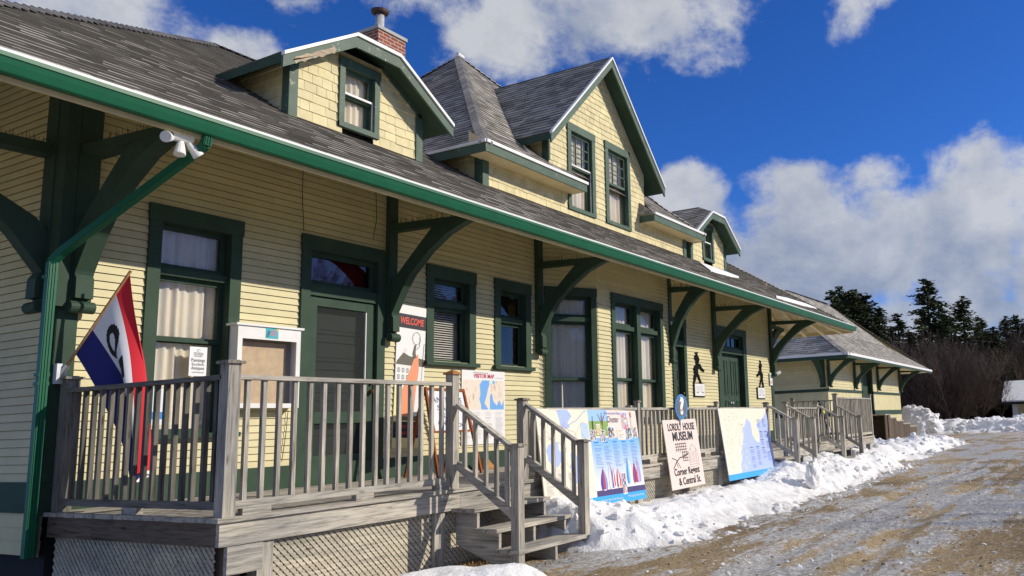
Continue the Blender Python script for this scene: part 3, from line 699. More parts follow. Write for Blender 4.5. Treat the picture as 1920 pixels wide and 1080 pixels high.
# gable roof
def roof_slab(mb, mu, ps, th=.1, row=.12, soff='up'):
    courses(mb, ps, row, .014, .22, tint=(.6, 1.25), base=True, lip=.35)
GX, GYF, GZR, GZE = 2.10, 7.99, 7.25, 5.06
mb = MB(); so_ = MB()
for s in (-1, 1):
    e0, e1, r0, r1 = V3(gc + s * GX, GYF, GZE), V3(gc + s * GX, 10.9, GZE), V3(gc, GYF, GZR), V3(gc, 10.95, GZR)
    ps = [e1, e0, r0, r1] if s < 0 else [e0, e1, r1, r0]
    roof_slab(mb, None, ps)
    so_.face([p - V3(0, 0, .13) for p in ps]); so_.face([e0, e1, e1 - V3(0, 0, .13), e0 - V3(0, 0, .13)])
mb.build('gable_roof', 'shingle', ST); so_.build('gable_soffit', 'green', ST)
mb = MB(); dm = MB()
def rake(mb, dm, pts, y, wd=.17, drip=.034):
    """pts outline (x,z) of the top edge, left to right"""
    for i in range(len(pts) - 1):
        (x0, z0), (x1, z1) = pts[i], pts[i + 1]
        mb.prism([(x0, z0 - drip), (x1, z1 - drip), (x1, z1 - drip - wd), (x0, z0 - drip - wd)], lambda u, v, n: V3(u, n, v), y - .035, y + .0)
        dm.prism([(x0, z0 + .012), (x1, z1 + .012), (x1, z1 - drip), (x0, z0 - drip)], lambda u, v, n: V3(u, n, v), y - .06, y + .0)
rake(mb, dm, [(gc - GX - .02, GZE), (gc, GZR), (gc + GX + .02, GZE)], GYF)
mb.build('gable_bargeboard', 'greenpeel', ST); dm.build('gable_drip_edge', 'white', ST)
mb = MB(); a_ = [(gx0, gz_at(gx0) - .0), (gc, gz), (gx1, gz_at(gx1))]
for i in range(2):
    (x0, z0), (x1, z1) = a_[i], a_[i + 1]; mb.prism([(x0, z0 - .14), (x1, z1 - .14), (x1, z1 + .1), (x0, z0 + .1)], lambda u, v, n: V3(u, n, v), WY - .018, WY - .0)
mb.build('gable_frieze', 'shake', ST)
# dormers
def dormer(cx, hw, ho, label=None, bad=False):
    P0 = [(-ho, 4.40), (-.37, 5.07), (.37, 5.07), (ho, 4.40)]; yF = 8.0; wz = 3.82
    sl = .67 / (ho - .37); zr = 5.07 + .37 * sl
    mb = MB()
    W_ = [(cx - hw, wz), (cx + hw, wz), (cx + hw, 4.40 + (ho - hw) * sl - .16), (cx + .36, 4.92), (cx - .36, 4.92), (cx - hw, 4.40 + (ho - hw) * sl - .16)]
    courses(mb, [(x, WY, z) for x, z in W_], .125, .014, .2, [(hw - .30, hw + .22, 0, .95)], gap=.004)
    courses(mb, [(cx - hw, 9.6, wz), (cx - hw, WY, wz), (cx - hw, WY, 4.5), (cx - hw, 9.6, 4.5)], .125, .014, .2, gap=.004)
    courses(mb, [(cx + hw, WY, wz), (cx + hw, 9.6, wz), (cx + hw, 9.6, 4.5), (cx + hw, WY, 4.5)], .125, .014, .2, gap=.004)
    dr = mb.build('dormer', 'shake', ST)
    mb = MB(); so = MB()
    L0, L1, L2, L3 = [V3(cx + a, yF, z) for a, z in P0]
    rb = V3(cx, yF + .5, zr)
    yb = lambda z: 6.8 + (z - 2.82) / .6538
    rr_ = V3(cx, yb(zr) + .1, zr); lb = V3(cx - ho, yb(4.4) + .1, 4.4); rb2 = V3(cx + ho, yb(4.4) + .1, 4.4)
    for ps in ([lb, L0, L1, rb, rr_], [L3, rb2, rr_, rb, L2], [L1, L2, rb]):
        courses(mb, ps, .12, .012, .22, tint=(.6, 1.25), base=True, lip=.35); so.face([p - V3(0, 0, .11) for p in ps])
    so.face([lb, L0, L0 - V3(0, 0, .11), lb - V3(0, 0, .11)]); so.face([L3, rb2, rb2 - V3(0, 0, .11), L3 - V3(0, 0, .11)])
    mb.build('dormer_roof', 'shingle', dr); so.build('dormer_soffit', 'green', dr)
    mb = MB(); dm = MB(); rake(mb, dm, [(cx + a, z) for a, z in P0], yF, .15)
    mb.build('bargeboard', 'greenpeel', dr); dm.build('drip_edge', 'white', dr)
    if bad:
        pm = MB(); pts = [(-1.32, 4.30)]
        n = 16
        for i in range(n + 1): q = i / n; x = -1.30 + .62 * q; pts.append((x, 4.385 + (x + 1.43) * sl - .075 - rng(0, .025) - (.03 if i in (0, n) else 0)))
        for i in range(n, -1, -1): q = i / n; x = -1.30 + .62 * q; pts.append((x + rng(-.01, .01), 4.385 + (x + 1.43) * sl - .14 - rng(0, .04) + (.04 if i in (n, 0) else 0)))
        pm.prism([(cx + a, z) for a, z in pts[1:]], lambda u, v, n_: V3(u, n_, v), yF - .037, yF - .036); pm.build('bare_wood_patch', 'fresh2', dr)
    mb = MB()
    for s in (-1, 1):
        a, b = sorted((cx + s * (hw + .02), cx + s * (hw - .10))); mb.box(a, b, WY - .03, WY - .008, wz - .05, 4.5)
        a, b = sorted((cx + s * (hw + .025), cx + s * (hw + .005))); mb.box(a, b, WY - .028, WY + .1, wz - .05, 4.5)
    for (x0, z0), (x1, z1) in ((W_[5], W_[4]), (W_[3], W_[2])): mb.prism([(x0, z0 - .02), (x1, z1 - .02), (x1, z1 + .09), (x0, z0 + .09)], lambda u, v, n: V3(u, n, v), WY - .03, WY - .002)
    mb.build('corner_trim', 'greenpeel', dr)
    Fd = Fr((cx, WY, 0), X)
    fr = window(dr, Fd, -.37, .30, 3.9, 4.84, .085, None, 4.37, inside='curtain', sill=False, sashcol='peel', screen=True, depth=.09, name='dormer_window')
    return dr
M['fresh2'] = wood('bare_board', 0, (.50, .40, .28), .6)
dormer(7.37, 1.09, 1.43, bad=True); dormer(18.38, 1.04, 1.33)
# roof snow
mb = MB()
def rs(pts):
    mb.prism(pts, lambda u, v, n: V3(u, v, roofz(v) + .02 + n), 0, .025)
rs([(17.0, 7.62), (17.9, 7.72), (18.7, 7.82), (19.6, 8.0), (19.9, 8.12), (19.2, 8.16), (18.3, 8.2), (17.6, 8.18)])
rs([(19.9, 7.1), (22.5, 7.25), (24.6, 7.5), (24.0, 7.62), (21.8, 7.5), (20.4, 7.3)])
mb.build('roof_snow', 'snow', ST)

# bulletin-like details that belong to the building: number sign, small light
mb = MB(); mb.box(22.14, 22.34, WY - .05, WY - .036, .92, 1.27); ns = mb.build('notice_plate', 'white', ST)
mb = MB(); mb.box(22.19, 22.29, WY - .054, WY - .051, 1.13, 1.22, (.02, .25, .10)); mb.box(22.18, 22.30, WY - .054, WY - .051, .97, 1.05, (.6, .35, .33)); mb.build('plate_print', 'print', ns)
mb = MB(); mb.tube([(22.46, 8.2, 1.22), (22.62, 8.1, 1.3)], .05, 10); mb.build('wall_lamp', 'white', ST)
# ================================================================ DECK
DK = thing('wooden_deck', 'weathered grey timber deck with railings, lattice skirt and steps along the station', 'deck', (14, 7, G))
DX0, DX1, DY, DZ = 4.0, 24.0, 5.88, -.598
mb = MB(); y = DY - .03; i = 0
while y < WY - .04:
    y1 = min(y + .138, WY - .037)
    x = DX0 - .03 + rng(-.01, .01)
    while x < DX1:
        x1 = min(x + rng(2.4, 4.2), DX1 + .02); q = rng(.8, 1.15); mb.box(x, x1 - .004, y, y1 - .007, DZ - .035, DZ - rng(0, .003), (q, q, q)); x = x1
    y = y1
mb.build('deck_boards', 'woodx', DK)
mb = MB(); mb.box(24.0 - .02, DX1 + .02, WY, WY + .1, DZ - .2, DZ)
x = DX0
for x0, x1 in ((DX0, 6.62), (6.62, 10.6), (10.6, 15.4), (15.4, 19.6), (19.6, DX1)):
    q = rng(.85, 1.1); mb.box(x0 + .002, x1 - .002, DY, DY + .04, -.81, DZ - .037, (q, q, q))
mb.build_each('fascia_board', 'woodx', DK)
mb = MB(); mb.box(DX0, DX0 + .04, DY + .042, WY - .04, -.81, DZ - .037, (.34, .28, .24)); mb.box(DX1 - .04, DX1, DY + .042, WY, -.81, DZ - .037, (.8, .8, .8)); mb.build_each('end_fascia_board', 'woody', DK)  # left board: dark brown, with its shade painted into the tint
# supports
for sx, sy in ((4.16, 6.0), (4.42, 5.97), (6.36, 5.97), (10.4, 5.97), (13.2, 5.97), (15.6, 5.97), (18.9, 5.97), (23.7, 5.97), (4.12, 8.1)):
    mb = MB(); mb.box(sx - .07, sx + .07, sy - .06, sy + .06, G - .1, -.812); mb.build('support_post', 'woodz' if sx != 4.16 else 'brownwood', DK)
mb = MB(); mb.box(4.06, 4.36, 5.86, 5.90, -1.02, -.815); mb.build('ledger_block', 'woodx', DK)
# lattice
def lattice(P, w_, z0, z1, name='lattice_panel'):
    mb = MB(); h = z1 - z0; s = .062; sw = .030
    for layer, sg in ((0, 1), (1, -1)):
        k = -h if sg > 0 else 0
        t = k
        while t < (w_ if sg > 0 else w_ + h):
            # slat centre line u = t + sg*(z-z0)
            pts = []
            def clip(c):
                a = (c, 0.0); b = (c + sg * h, h); (u0, v0), (u1, v1) = a, b
                lo, hi = 0.0, 1.0
                du = u1 - u0
                for bd, sgn in ((0.0, 1), (w_, -1)):
                    f0 = sgn * (u0 - bd); f1 = sgn * (u1 - bd)
                    if f0 < 0 and f1 < 0: return None
                    if f0 < 0: lo = max(lo, f0 / (f0 - f1))
                    elif f1 < 0: hi = min(hi, f0 / (f0 - f1))
                if hi - lo < .03: return None
                return (u0 + du * lo, h * lo), (u0 + du * hi, h * hi)
            c = clip(t)
            if c:
                (ua, va), (ub, vb) = c; L_ = math.hypot(ub - ua, vb - va); nx, ny = -(vb - va) / L_ * sw / 2, (ub - ua) / L_ * sw / 2
                n0 = .007 * layer; q = rng(.85, 1.12)
                mb.prism([(ua - nx, va - ny), (ub - nx, vb - ny), (ub + nx, vb + ny), (ua + nx, va + ny)], lambda u, v, n: P(u, n, z0 + v), n0 + .001, n0 + .007)
            t += s * 1.0
    return mb.build(name, 'lattice', DK)
LF = lambda x0: (lambda u, n, z: V3(x0 + u, 5.96 - n, z))
for x0, x1 in ((4.50, 6.28), (6.44, 7.9), (8.0, 10.32), (10.48, 13.12), (13.28, 15.5)): lattice(LF(x0), x1 - x0, G, -.815)
lattice(lambda u, n, z: V3(4.06 - n, 8.2 - u, z), 2.2, G - .05, -.815)
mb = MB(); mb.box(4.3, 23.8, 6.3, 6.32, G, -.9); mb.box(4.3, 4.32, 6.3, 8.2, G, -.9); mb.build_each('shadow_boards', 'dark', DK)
# railings
nbal = [0]
def post(par, x, y, z0, z1, s=.092, cap='woodz', pyr=False, shade_tint=1.0):
    mb = MB(); h = s / 2; q = rng(.85, 1.1) * shade_tint; mb.box(x - h, x + h, y - h, y + h, z0, z1, (q, q, q)); p = mb.build('post', 'woodz', par)
    mb = MB(); h = s * .72
    if pyr:
        mb.box(x - h, x + h, y - h, y + h, z1, z1 + .018); a = [(x - h * .9, y - h * .9, z1 + .018), (x + h * .9, y - h * .9, z1 + .018), (x + h * .9, y + h * .9, z1 + .018), (x - h * .9, y + h * .9, z1 + .018)]
        for i in range(4): mb.face([a[i], a[(i + 1) % 4], (x, y, z1 + .055)])
    else: mb.box(x - h, x + h, y - h, y + h, z1, z1 + .022, (.6, .58, .56)); mb.box(x - h * .6, x + h * .6, y - h * .6, y + h * .6, z1 + .022, z1 + .03, (.6, .58, .56))
    mb.build('post_cap', cap, p); return p
def railing(par, a, b, n, top, bot, balw=.036, mat='woodx', tw=.085, th=.036, stuff=False, shade_tint=1.0):
    """a, b: (x,y) ends; top, bot: (z at a, z at b)"""
    a3, b3 = V3(a[0], a[1], top[0]), V3(b[0], b[1], top[1]); mb = MB()
    dc = (shade_tint ** .7,) * 3
    mb.beam(a3 - V3(0, 0, th / 2), b3 - V3(0, 0, th / 2), tw, th, None, dc)
    c3, d3 = V3(a[0], a[1], bot[0]), V3(b[0], b[1], bot[1]); mb.beam(c3, d3, .05, .06 if not top[0] - top[1] else .075, None, dc)
    r = mb.build('railing', mat, par); sm = MB()
    for i in range(n):
        f = (i + .7) / (n + .4); p = a3.lerp(b3, f); q = c3.lerp(d3, f); t_ = rng(.75, 1.15) * shade_tint; h = balw / 2; j = rng(-.004, .004)
        m2 = sm if nbal[0] >= 100 or stuff else MB()
        m2.box(p.x - h + j, p.x + h + j, p.y - h, p.y + h, q.z + .02, p.z - th, (t_, t_, t_))
        if m2 is not sm: nbal[0] += 1; m2.build('baluster', 'woodz', r)
    if sm.v: o = sm.build('baluster', 'woodz', r); struct(o, 'stuff')
    return r
F0 = 5.93
railing(DK, (4.06, 8.12), (4.06, F0 + .04), 16, (.477, .477), (-.515, -.515), mat='woody', shade_tint=.3)  # deck end rail: shade of this side painted into the wood tint
railing(DK, (4.12, F0), (6.50, F0), 16, (.477, .477), (-.515, -.515))
post(DK, 4.07, F0, DZ, .56, .105); post(DK, 4.06, 8.17, DZ, .56, .11, shade_tint=.45); post(DK, 6.555, F0, DZ - .2, .56, .095, 'fresh', True)  # the back end post also has shade painted into its tint
mb = MB(); mb.box(4.2, 4.45, F0 - .03, F0 + .03, DZ, -.545); mb.box(5.3, 5.5, F0 - .03, F0 + .03, DZ, -.545); mb.box(6.3, 6.5, F0 - .03, F0 + .03, DZ, -.545)
mb.box(4.03, 4.09, 7.0, 7.2, DZ, -.545); mb.build_each('rail_block', 'woodx', DK)
def stair(x0, x1, yb, ntr, zt, name='steps'):
    run = (DY - yb) / ntr; rise = .19
    s = MB()
    for i in range(ntr):
        ya = DY - (i + 1) * run - .02; z = zt - (i + 1) * rise
        s.box(x0 - .06, x1 + .06, ya, ya + run * .48, z - .038, z, (1, 1, 1)); s.box(x0 - .06, x1 + .06, ya + run * .52, ya + run + .02, z - .038, z, (.9, .9, .9))
    st_ = s.build('steps', 'woodx', DK)
    for xs in (x0 + .02, (x0 + x1) / 2, x1 - .02):
        q = MB()
        pts = [(DY, zt - .2)]
        for i in range(ntr): y_ = DY - i * run; z = zt - (i + 1) * rise - .04; pts += [(y_, z), (y_ - run, z)]
        pts += [(DY - ntr * run, zt - (ntr + 1) * rise + .0), (DY - ntr * run + .1, zt - (ntr + 1) * rise - .05), (DY, zt - .55)]
        q.prism(pts[1:], lambda u, v, n: V3(n, u, v), xs - .019, xs + .019); q.build('stringer', 'woody', st_)
    return st_
stair(6.56, 7.72, 5.06, 3, DZ)
for x in (6.56, 7.72):
    post(DK, x, 5.10, G if x < 7 else -1.17, -.19, .092)
    railing(DK, (x, 5.86), (x, 5.13), 5, (.26, -.20), (-.36, -.86), mat='woody', tw=.075)
post(DK, 7.725, F0, DZ - .25, .30, .092)
# low front rail
railing(DK, (7.76, F0), (10.34, F0), 19, (.215, .215), (-.50, -.50)); post(DK, 10.42, F0, DZ - .1, .29, .06)
railing(DK, (10.46, F0), (13.12, F0), 20, (.215, .215), (-.50, -.50)); post(DK, 13.2, F0, DZ - .1, .29, .06)
railing(DK, (13.26, F0), (15.54, F0), 16, (.215, .215), (-.50, -.50)); post(DK, 15.62, F0, DZ, .29)
mb = MB()
for x in (8.0, 8.9, 9.9, 10.7, 12.6, 13.5, 15.2): mb.box(x, x + .22, F0 - .03, F0 + .03, DZ, -.532)
for x in (10.3, 13.1): mb.box(x, x + .1, F0 + .04, F0 + .13, .19, .25)
mb.build_each('rail_block', 'woodx', DK)
for x0, x1 in ((15.62, 16.75), (18.9, 20.48)):
    stair(x0, x1, 5.3, 2, DZ)
    for x in (x0, x1):
        post(DK, x, 5.34, G, -.035, .092); railing(DK, (x, 5.86), (x, 5.38), 4, (.25, -.03), (-.42, -.74), mat='woody', tw=.075)
post(DK, 16.75, F0, DZ, .30); railing(DK, (16.8, F0), (18.84, F0), 15, (.215, .215), (-.50, -.50)); post(DK, 18.9, F0, DZ, .30)
post(DK, 20.5, F0, DZ, .53, .1); railing(DK, (20.56, F0), (24.0, F0), 26, (.47, .47), (-.515, -.515)); post(DK, 24.02, F0, DZ - .1, .56, .08)
railing(DK, (24.0, F0 + .05), (24.0, 8.2), 13, (.47, .47), (-.515, -.515), mat='woody'); post(DK, 23.98, 8.25, DZ, .54)

# ================================================================ SIGNS
class Board:
    """flat board: local coords a (right) b (up) in metres from bottom-left"""
    def __init__(s, bl_, br__, tl, th=.012):
        s.o = Vector(bl_); s.U = (Vector(br__) - s.o).normalized(); s.w = (Vector(br__) - s.o).length
        v = Vector(tl) - s.o; v = v - s.U * v.dot(s.U); s.h = v.length; s.V = v.normalized(); s.n = s.U.cross(s.V); s.th = th
    def __call__(s, a, b, n=0): return s.o + s.U * a + s.V * b + s.n * n
    def base(s, mb, col): mb.prism([(0, 0), (s.w, 0), (s.w, s.h), (0, s.h)], lambda u, v, n: s(u, v, n), -s.th, 0, col)
    def rect(s, mb, a0, a1, b0, b1, col, lay=1, rot=0):
        ca, cb_ = (a0 + a1) / 2, (b0 + b1) / 2; c_, s_ = math.cos(rot), math.sin(rot)
        P = [((a - ca) * c_ - (b - cb_) * s_ + ca, (a - ca) * s_ + (b - cb_) * c_ + cb_) for a, b in ((a0, b0), (a1, b0), (a1, b1), (a0, b1))]
        mb.face([s(a, b, .0012 * lay) for a, b in P], col)
    def poly(s, mb, pts, col, lay=1): mb.face([s(a, b, .0012 * lay) for a, b in pts], col)
    def line(s, mb, pts, w_, col, lay=2):
        for (a, b), (c, d_) in zip(pts, pts[1:]):
            l = math.hypot(c - a, d_ - b) or 1; nx, ny = -(d_ - b) / l * w_ / 2, (c - a) / l * w_ / 2
            mb.face([s(a - nx, b - ny, .0012 * lay), s(c - nx, d_ - ny, .0012 * lay), s(c + nx, d_ + ny, .0012 * lay), s(a + nx, b + ny, .0012 * lay)], col)
    def txt(s, mb, t_, a, b, size, col, width=None, lay=3, rot=0, **k):
        U = s.U * math.cos(rot) + s.V * math.sin(rot); V_ = s.V * math.cos(rot) - s.U * math.sin(rot)
        text(t_, size, s(a, b, .0012 * lay), U, V_, s.n, mb, width, col, **k)
    def para(s, mb, a, b, w_, n, col, dz_=.016, lay=3):
        for i in range(n):
            if random.random() < .12: continue
            s.rect(mb, a, a + w_ * rng(.55, 1), b - i * dz_, b - i * dz_ + .005, col, lay)
    def photo(s, mb, a, b, w_, h_, rot, pal, lay=4):
        c_, s_ = math.cos(rot), math.sin(rot)
        s.rect(mb, a - w_ / 2, a + w_ / 2, b - h_ / 2, b + h_ / 2, (.75, .75, .74), lay, rot)
        n = 7
        for i in range(n):
            for j in range(n):
                ia, ib = (i + .5) / n - .5, (j + .5) / n - .5; aw, ah = w_ * .88, h_ * .88
                x = a + ia * aw * c_ - ib * ah * s_; y_ = b + ia * aw * s_ + ib * ah * c_
                cc = random.choice(pal); s.rect(mb, x - aw / n / 2, x + aw / n / 2, y_ - ah / n / 2, y_ + ah / n / 2, tuple(v_ * rng(.6, 1.2) for v_ in cc), lay + 1, rot)
def coast(a0, a1, b0, b1, n, amp, seed):
    r_ = random.Random(seed); pts = []; x = 0
    for i in range(n + 1):
        f = i / n; x = x * .75 + r_.uniform(-amp, amp); pts.append((a0 + (a1 - a0) * f + x, b0 + (b1 - b0) * f + r_.uniform(-amp, amp) * .4))
    return pts
PAPER, LAND, SEA, BLUE = (.80, .78, .74), (.78, .72, .58), (.38, .48, .82), (.035, .36, .80)
def sheet(name, label, cat, bl_, br__, tl, col, loc=None):
    B = Board(bl_, br__, tl); t_ = thing(name, label, cat, loc or tuple(B(B.w / 2, 0)))
    mb = MB(); B.base(mb, col); mb.build('board', 'print', t_); return B, t_
# 1 Chester sign
B, t_ = sheet('tourist_sign', 'large leaning panel headed Chester with map, photos and sailboats beside the first steps', 'sign', (7.87, 5.71, -1.01), (10.27, 5.74, -1.045), (7.87, 5.865, .205), PAPER)
mb = MB(); Wd, Hh = B.w, B.h; ml = Wd * .47
for i in range(12):
    f = i / 12; c = tuple(a * (1 - f) + b_ * f for a, b_ in zip((.72, .72, .84), (.13, .42, .84))); B.rect(mb, ml, Wd, Hh * (.17 + .53 * i / 12), Hh * (.17 + .53 * (i + 1) / 12), c)
B.rect(mb, ml, Wd, Hh * .70, Hh, (.80, .66, .60)); B.rect(mb, ml, ml + Wd * .2, Hh * .88, Hh, (.30, .52, .82), 2); B.rect(mb, ml, ml + Wd * .2, Hh * .72, Hh * .88, (.22, .36, .07), 2)
B.rect(mb, 0, Wd, 0, Hh * .095, BLUE, 2); B.rect(mb, ml, Wd, Hh * .095, Hh * .155, (.06, .04, .16), 2)
B.rect(mb, 0, ml, Hh * .095, Hh, LAND)
for s_, (x, y) in enumerate(((.12, .55), (.3, .42), (.24, .93))):
    pts = [(Wd * x + (.10 + rng(-.05, .05)) * math.cos(a * .449) * Wd * .5, Hh * y + (.28 + rng(-.08, .08)) * math.sin(a * .449) * Hh * .5) for a in range(14)]
    B.poly(mb, [(min(max(a, .01), ml - .01), min(max(b_, .1 * Hh), Hh - .005)) for a, b_ in pts], SEA, 2)
for i in range(26):
    x, y = rng(.02, ml - .1), rng(.4, .97) * Hh; p = [(x, y)]
    for k in range(4): x = min(max(x + rng(-.09, .09), .01), ml - .01); y = min(max(y + rng(-.09, .09), .12), Hh - .01); p.append((x, y))
    B.line(mb, p, .004, random.choice([(.45, .42, .36), (.6, .3, .3), (.4, .45, .6), (.5, .48, .4)]), 3)
B.line(mb, coast(.5, ml - .03, Hh * .78, Hh * .99, 10, .02, 5), .012, (.35, .42, .6), 3)
for k in range(4): B.para(mb, .06 + k * .24, Hh * .36, .17, 18, (.35, .35, .42), .014)
B.rect(mb, ml - .2, ml - .02, Hh * .7, Hh * .86, (.45, .58, .85), 3)
B.txt(mb, 'Chester', Wd * .725, Hh * .895, .12, (.03, .03, .09), Wd * .13, 9); B.txt(mb, 'Charming Seaside Village', Wd * .725, Hh * .965, .05, (.12, .16, .5), Wd * .17, 6)
B.line(mb, [(ml + .08, Hh * .76), (ml + .09, Hh * .88)], .03, (.03, .04, .02), 4); B.line(mb, [(ml + .09, Hh * .88), (ml + .1, Hh * .93)], .014, (.1, .06, .03), 4)
for k in range(7): B.line(mb, [(ml + .33 + rng(-.01, .01), Hh * .84), (ml + .33 + rng(-.1, .1), Hh * rng(.93, .99))], .008, (.2, .12, .08), 4)
B.line(mb, [(ml + .33, Hh * .78), (ml + .33, Hh * .97)], .012, (.15, .1, .07), 4)
pal1 = [(.05, .05, .05), (.5, .45, .4), (.7, .7, .72), (.25, .15, .1), (.1, .2, .4)]
B.photo(mb, Wd * .86, Hh * .88, .18, .26, .03, [(.6, .6, .75), (.7, .2, .2), (.75, .72, .7), (.3, .4, .7)]); B.line(mb, [(Wd * .94, Hh * .78), (Wd * .935, Hh * .92)], .06, (.72, .6, .5), 5); B.line(mb, [(Wd * .935, Hh * .92), (Wd * .93, Hh * .98)], .035, (.5, .15, .08), 6)
for a, b_, w_, h_, r_ in ((.50, .73, .14, .14, -.05), (.56, .79, .11, .14, .06), (.60, .72, .12, .16, -.12), (.69, .755, .17, .17, .14), (.89, .74, .15, .16, .16), (.96, .75, .1, .16, .05)):
    B.photo(mb, Wd * a, Hh * b_, w_, h_, r_, pal1 if a < .55 or a > .58 else [(.6, .35, .12), (.8, .6, .3), (.7, .65, .6)])
B.rect(mb, Wd * .755, Wd * .845, Hh * .67, Hh * .79, (.82, .72, .62), 4, -.03); B.para(mb, Wd * .765, Hh * .77, Wd * .07, 6, (.3, .3, .4), .018, 6)
for k in range(5): B.txt(mb, '~', 0, 0, .001, (.3, .3, .3)) if False else B.para(mb, Wd * (.50 + k * .098), Hh * .62, Wd * .075, 16 - (k % 2) * 2, (.14, .2, .42), .019); B.rect(mb, Wd * (.50 + k * .098), Wd * (.545 + k * .098), Hh * .645, Hh * .657, (.03, .2, .6), 4)
def sail(cx, b0, h_, w_, cols):
    n = 8
    for k in range(len(cols)):
        f0, f1 = k / len(cols), (k + 1) / len(cols); pl, pr = [], []
        for i in range(n + 1):
            t2 = i / n; bw = w_ * math.sin(math.pi * min(1, .25 + t2 * .75)) ** .8 * (1 - t2 * .35); pl.append((cx - bw / 2 + bw * f0, b0 + h_ * t2)); pr.append((cx - bw / 2 + bw * f1, b0 + h_ * t2))
        B.poly(mb, pl + pr[::-1], cols[k], 5)
    B.line(mb, [(cx - .03, b0 - .006), (cx + .03, b0 - .006)], .016, (.75, .75, .75), 5)
RED, NAV, WHT = (.55, .03, .04), (.04, .05, .35), (.78, .77, .78)
for cx, b0, h_, w_, cc in ((.555, .16, .22, .075, [NAV, RED, (.2, .3, .6)]), (.63, .165, .26, .05, [WHT, (.6, .5, .6), NAV]), (.665, .18, .20, .045, [WHT, RED, WHT]), (.71, .17, .20, .05, [RED, WHT, RED]), (.835, .19, .29, .065, [(.05, .3, .6), (.3, .6, .8), WHT]), (.90, .19, .22, .055, [RED, NAV, RED]), (.945, .19, .26, .045, [(.5, .4, .6), (.35, .3, .55)])): sail(Wd * cx, Hh * b0, Hh * h_, Wd * w_, cc)
B.photo(mb, Wd * .765, Hh * .20, .11, .29, .02, [(.5, .5, .7), (.1, .1, .1), (.7, .7, .7), (.5, .2, .2)])
B.txt(mb, 'www.Chester.ca', .28, Hh * .045, .055, WHT, .42, 4); B.txt(mb, 'For Your Next Great Adventure', Wd * .62, Hh * .05, .04, WHT, Wd * .22, 4); B.txt(mb, 'Municipality Nova Scotia', Wd * .88, Hh * .055, .04, WHT, Wd * .18, 4)
mb.build('printed_artwork', 'print', t_)
# 2 Lordly House sign
B, t_ = sheet('museum_sign', 'pale pink board reading LORDLY HOUSE MUSEUM, leaning against the deck rail', 'sign', (11.03, 5.72, -1.01), (12.18, 5.72, -1.0), (11.03, 5.85, .022), (.78, .64, .58))
mb = MB(); Wd, Hh = B.w, B.h; K = (.02, .015, .015)
B.txt(mb, 'LORDLY HOUSE', Wd * .52, Hh * .885, .155, K, Wd * .80, bold=.02); B.txt(mb, 'MUSEUM', Wd * .52, Hh * .745, .185, K, Wd * .60, bold=.028)
B.txt(mb, 'Corner Regent', Wd * .50, Hh * .235, .15, K, Wd * .76, bold=.02); B.txt(mb, '& Central St.', Wd * .55, Hh * .095, .155, K, Wd * .66, bold=.02)
for i in range(6): B.line(mb, [(Wd * (.28 + i * .055), Hh * (.66 - .0)), (Wd * (.28 + i * .055), Hh * (.40 if i > 2 else .52))], .010, K)
for i in range(7): B.line(mb, [(Wd * (.26 if i < 3 else .42), Hh * (.64 - i * .042)), (Wd * .60, Hh * (.64 - i * .042))], .010, K)
B.line(mb, [(Wd * .12, Hh * .29), (Wd * .22, Hh * .38), (Wd * .34, Hh * .44), (Wd * .5, Hh * .455), (Wd * .62, Hh * .50)], .016, K); B.line(mb, [(Wd * .12, Hh * .45), (Wd * .24, Hh * .41), (Wd * .33, Hh * .29)], .012, K)
B.line(mb, [(Wd * .22, Hh * .38), (Wd * .26, Hh * .3)], .01, K)
gr_ = (.32, .27, .26)
for p in ([(.62, .32), (.62, .5), (.70, .57), (.76, .62), (.84, .56), (.90, .5), (.90, .32), (.62, .32)], [(.7, .57), (.7, .5), (.84, .5), (.84, .56)], [(.6, .3), (.7, .28), (.93, .3)]): B.line(mb, [(Wd * a, Hh * b_) for a, b_ in p], .006, gr_)
for i in range(3):
    for j in range(2):
        a, b_ = Wd * (.65 + i * .085), Hh * (.35 + j * .075); B.line(mb, [(a, b_), (a + .04, b_), (a + .04, b_ + .06), (a, b_ + .06), (a, b_)], .005, gr_)
mb.build('lettering', 'print', t_)
# 3 regional map
B, t_ = sheet('regional_map_sign', 'leaning map panel of a ragged cream coastline and pale blue sea', 'sign', (13.11, 5.70, -1.035), (15.43, 5.71, -1.04), (13.11, 5.865, .195), (.42, .52, .86))
mb = MB(); Wd, Hh = B.w, B.h; LC = (.78, .74, .60)
c1 = coast(Wd * .24, Wd * .40, Hh * .08, Hh * .62, 26, .03, 11) + coast(Wd * .38, Wd * .56, Hh * .64, Hh * .85, 9, .03, 12) + [(Wd * .60, Hh * .78), (Wd * .60, Hh * .60), (Wd * .66, Hh * .50), (Wd * .73, Hh * .48), (Wd * .76, Hh * .62), (Wd * .72, Hh * .76)] + coast(Wd * .76, Wd * .99, Hh * .76, Hh * .93, 9, .03, 13) + [(Wd, Hh), (0, Hh), (0, Hh * .08)]
B.poly(mb, c1, LC, 1); B.rect(mb, 0, Wd, 0, Hh * .08, BLUE, 2)
for i in range(130):
    x, y = rng(.02, Wd * .5), rng(Hh * .12, Hh * .98)
    if x > Wd * (.18 + .35 * y / Hh): continue
    l = rng(.01, .06); an = rng(-1.4, 1.4); B.line(mb, [(x, y), (x + l * math.cos(an), y + l * math.sin(an))], .006, random.choice([(.2, .2, .25), (.45, .45, .6), (.5, .42, .3), (.3, .3, .3)]), 3)
for i in range(46): a, b_ = Wd * (.36 + .05 * math.sin(i)) + rng(-.07, .07), Hh * rng(.12, .8); B.rect(mb, a, a + rng(.01, .045), b_, b_ + rng(.01, .04), LC, 2, rng(0, 2))
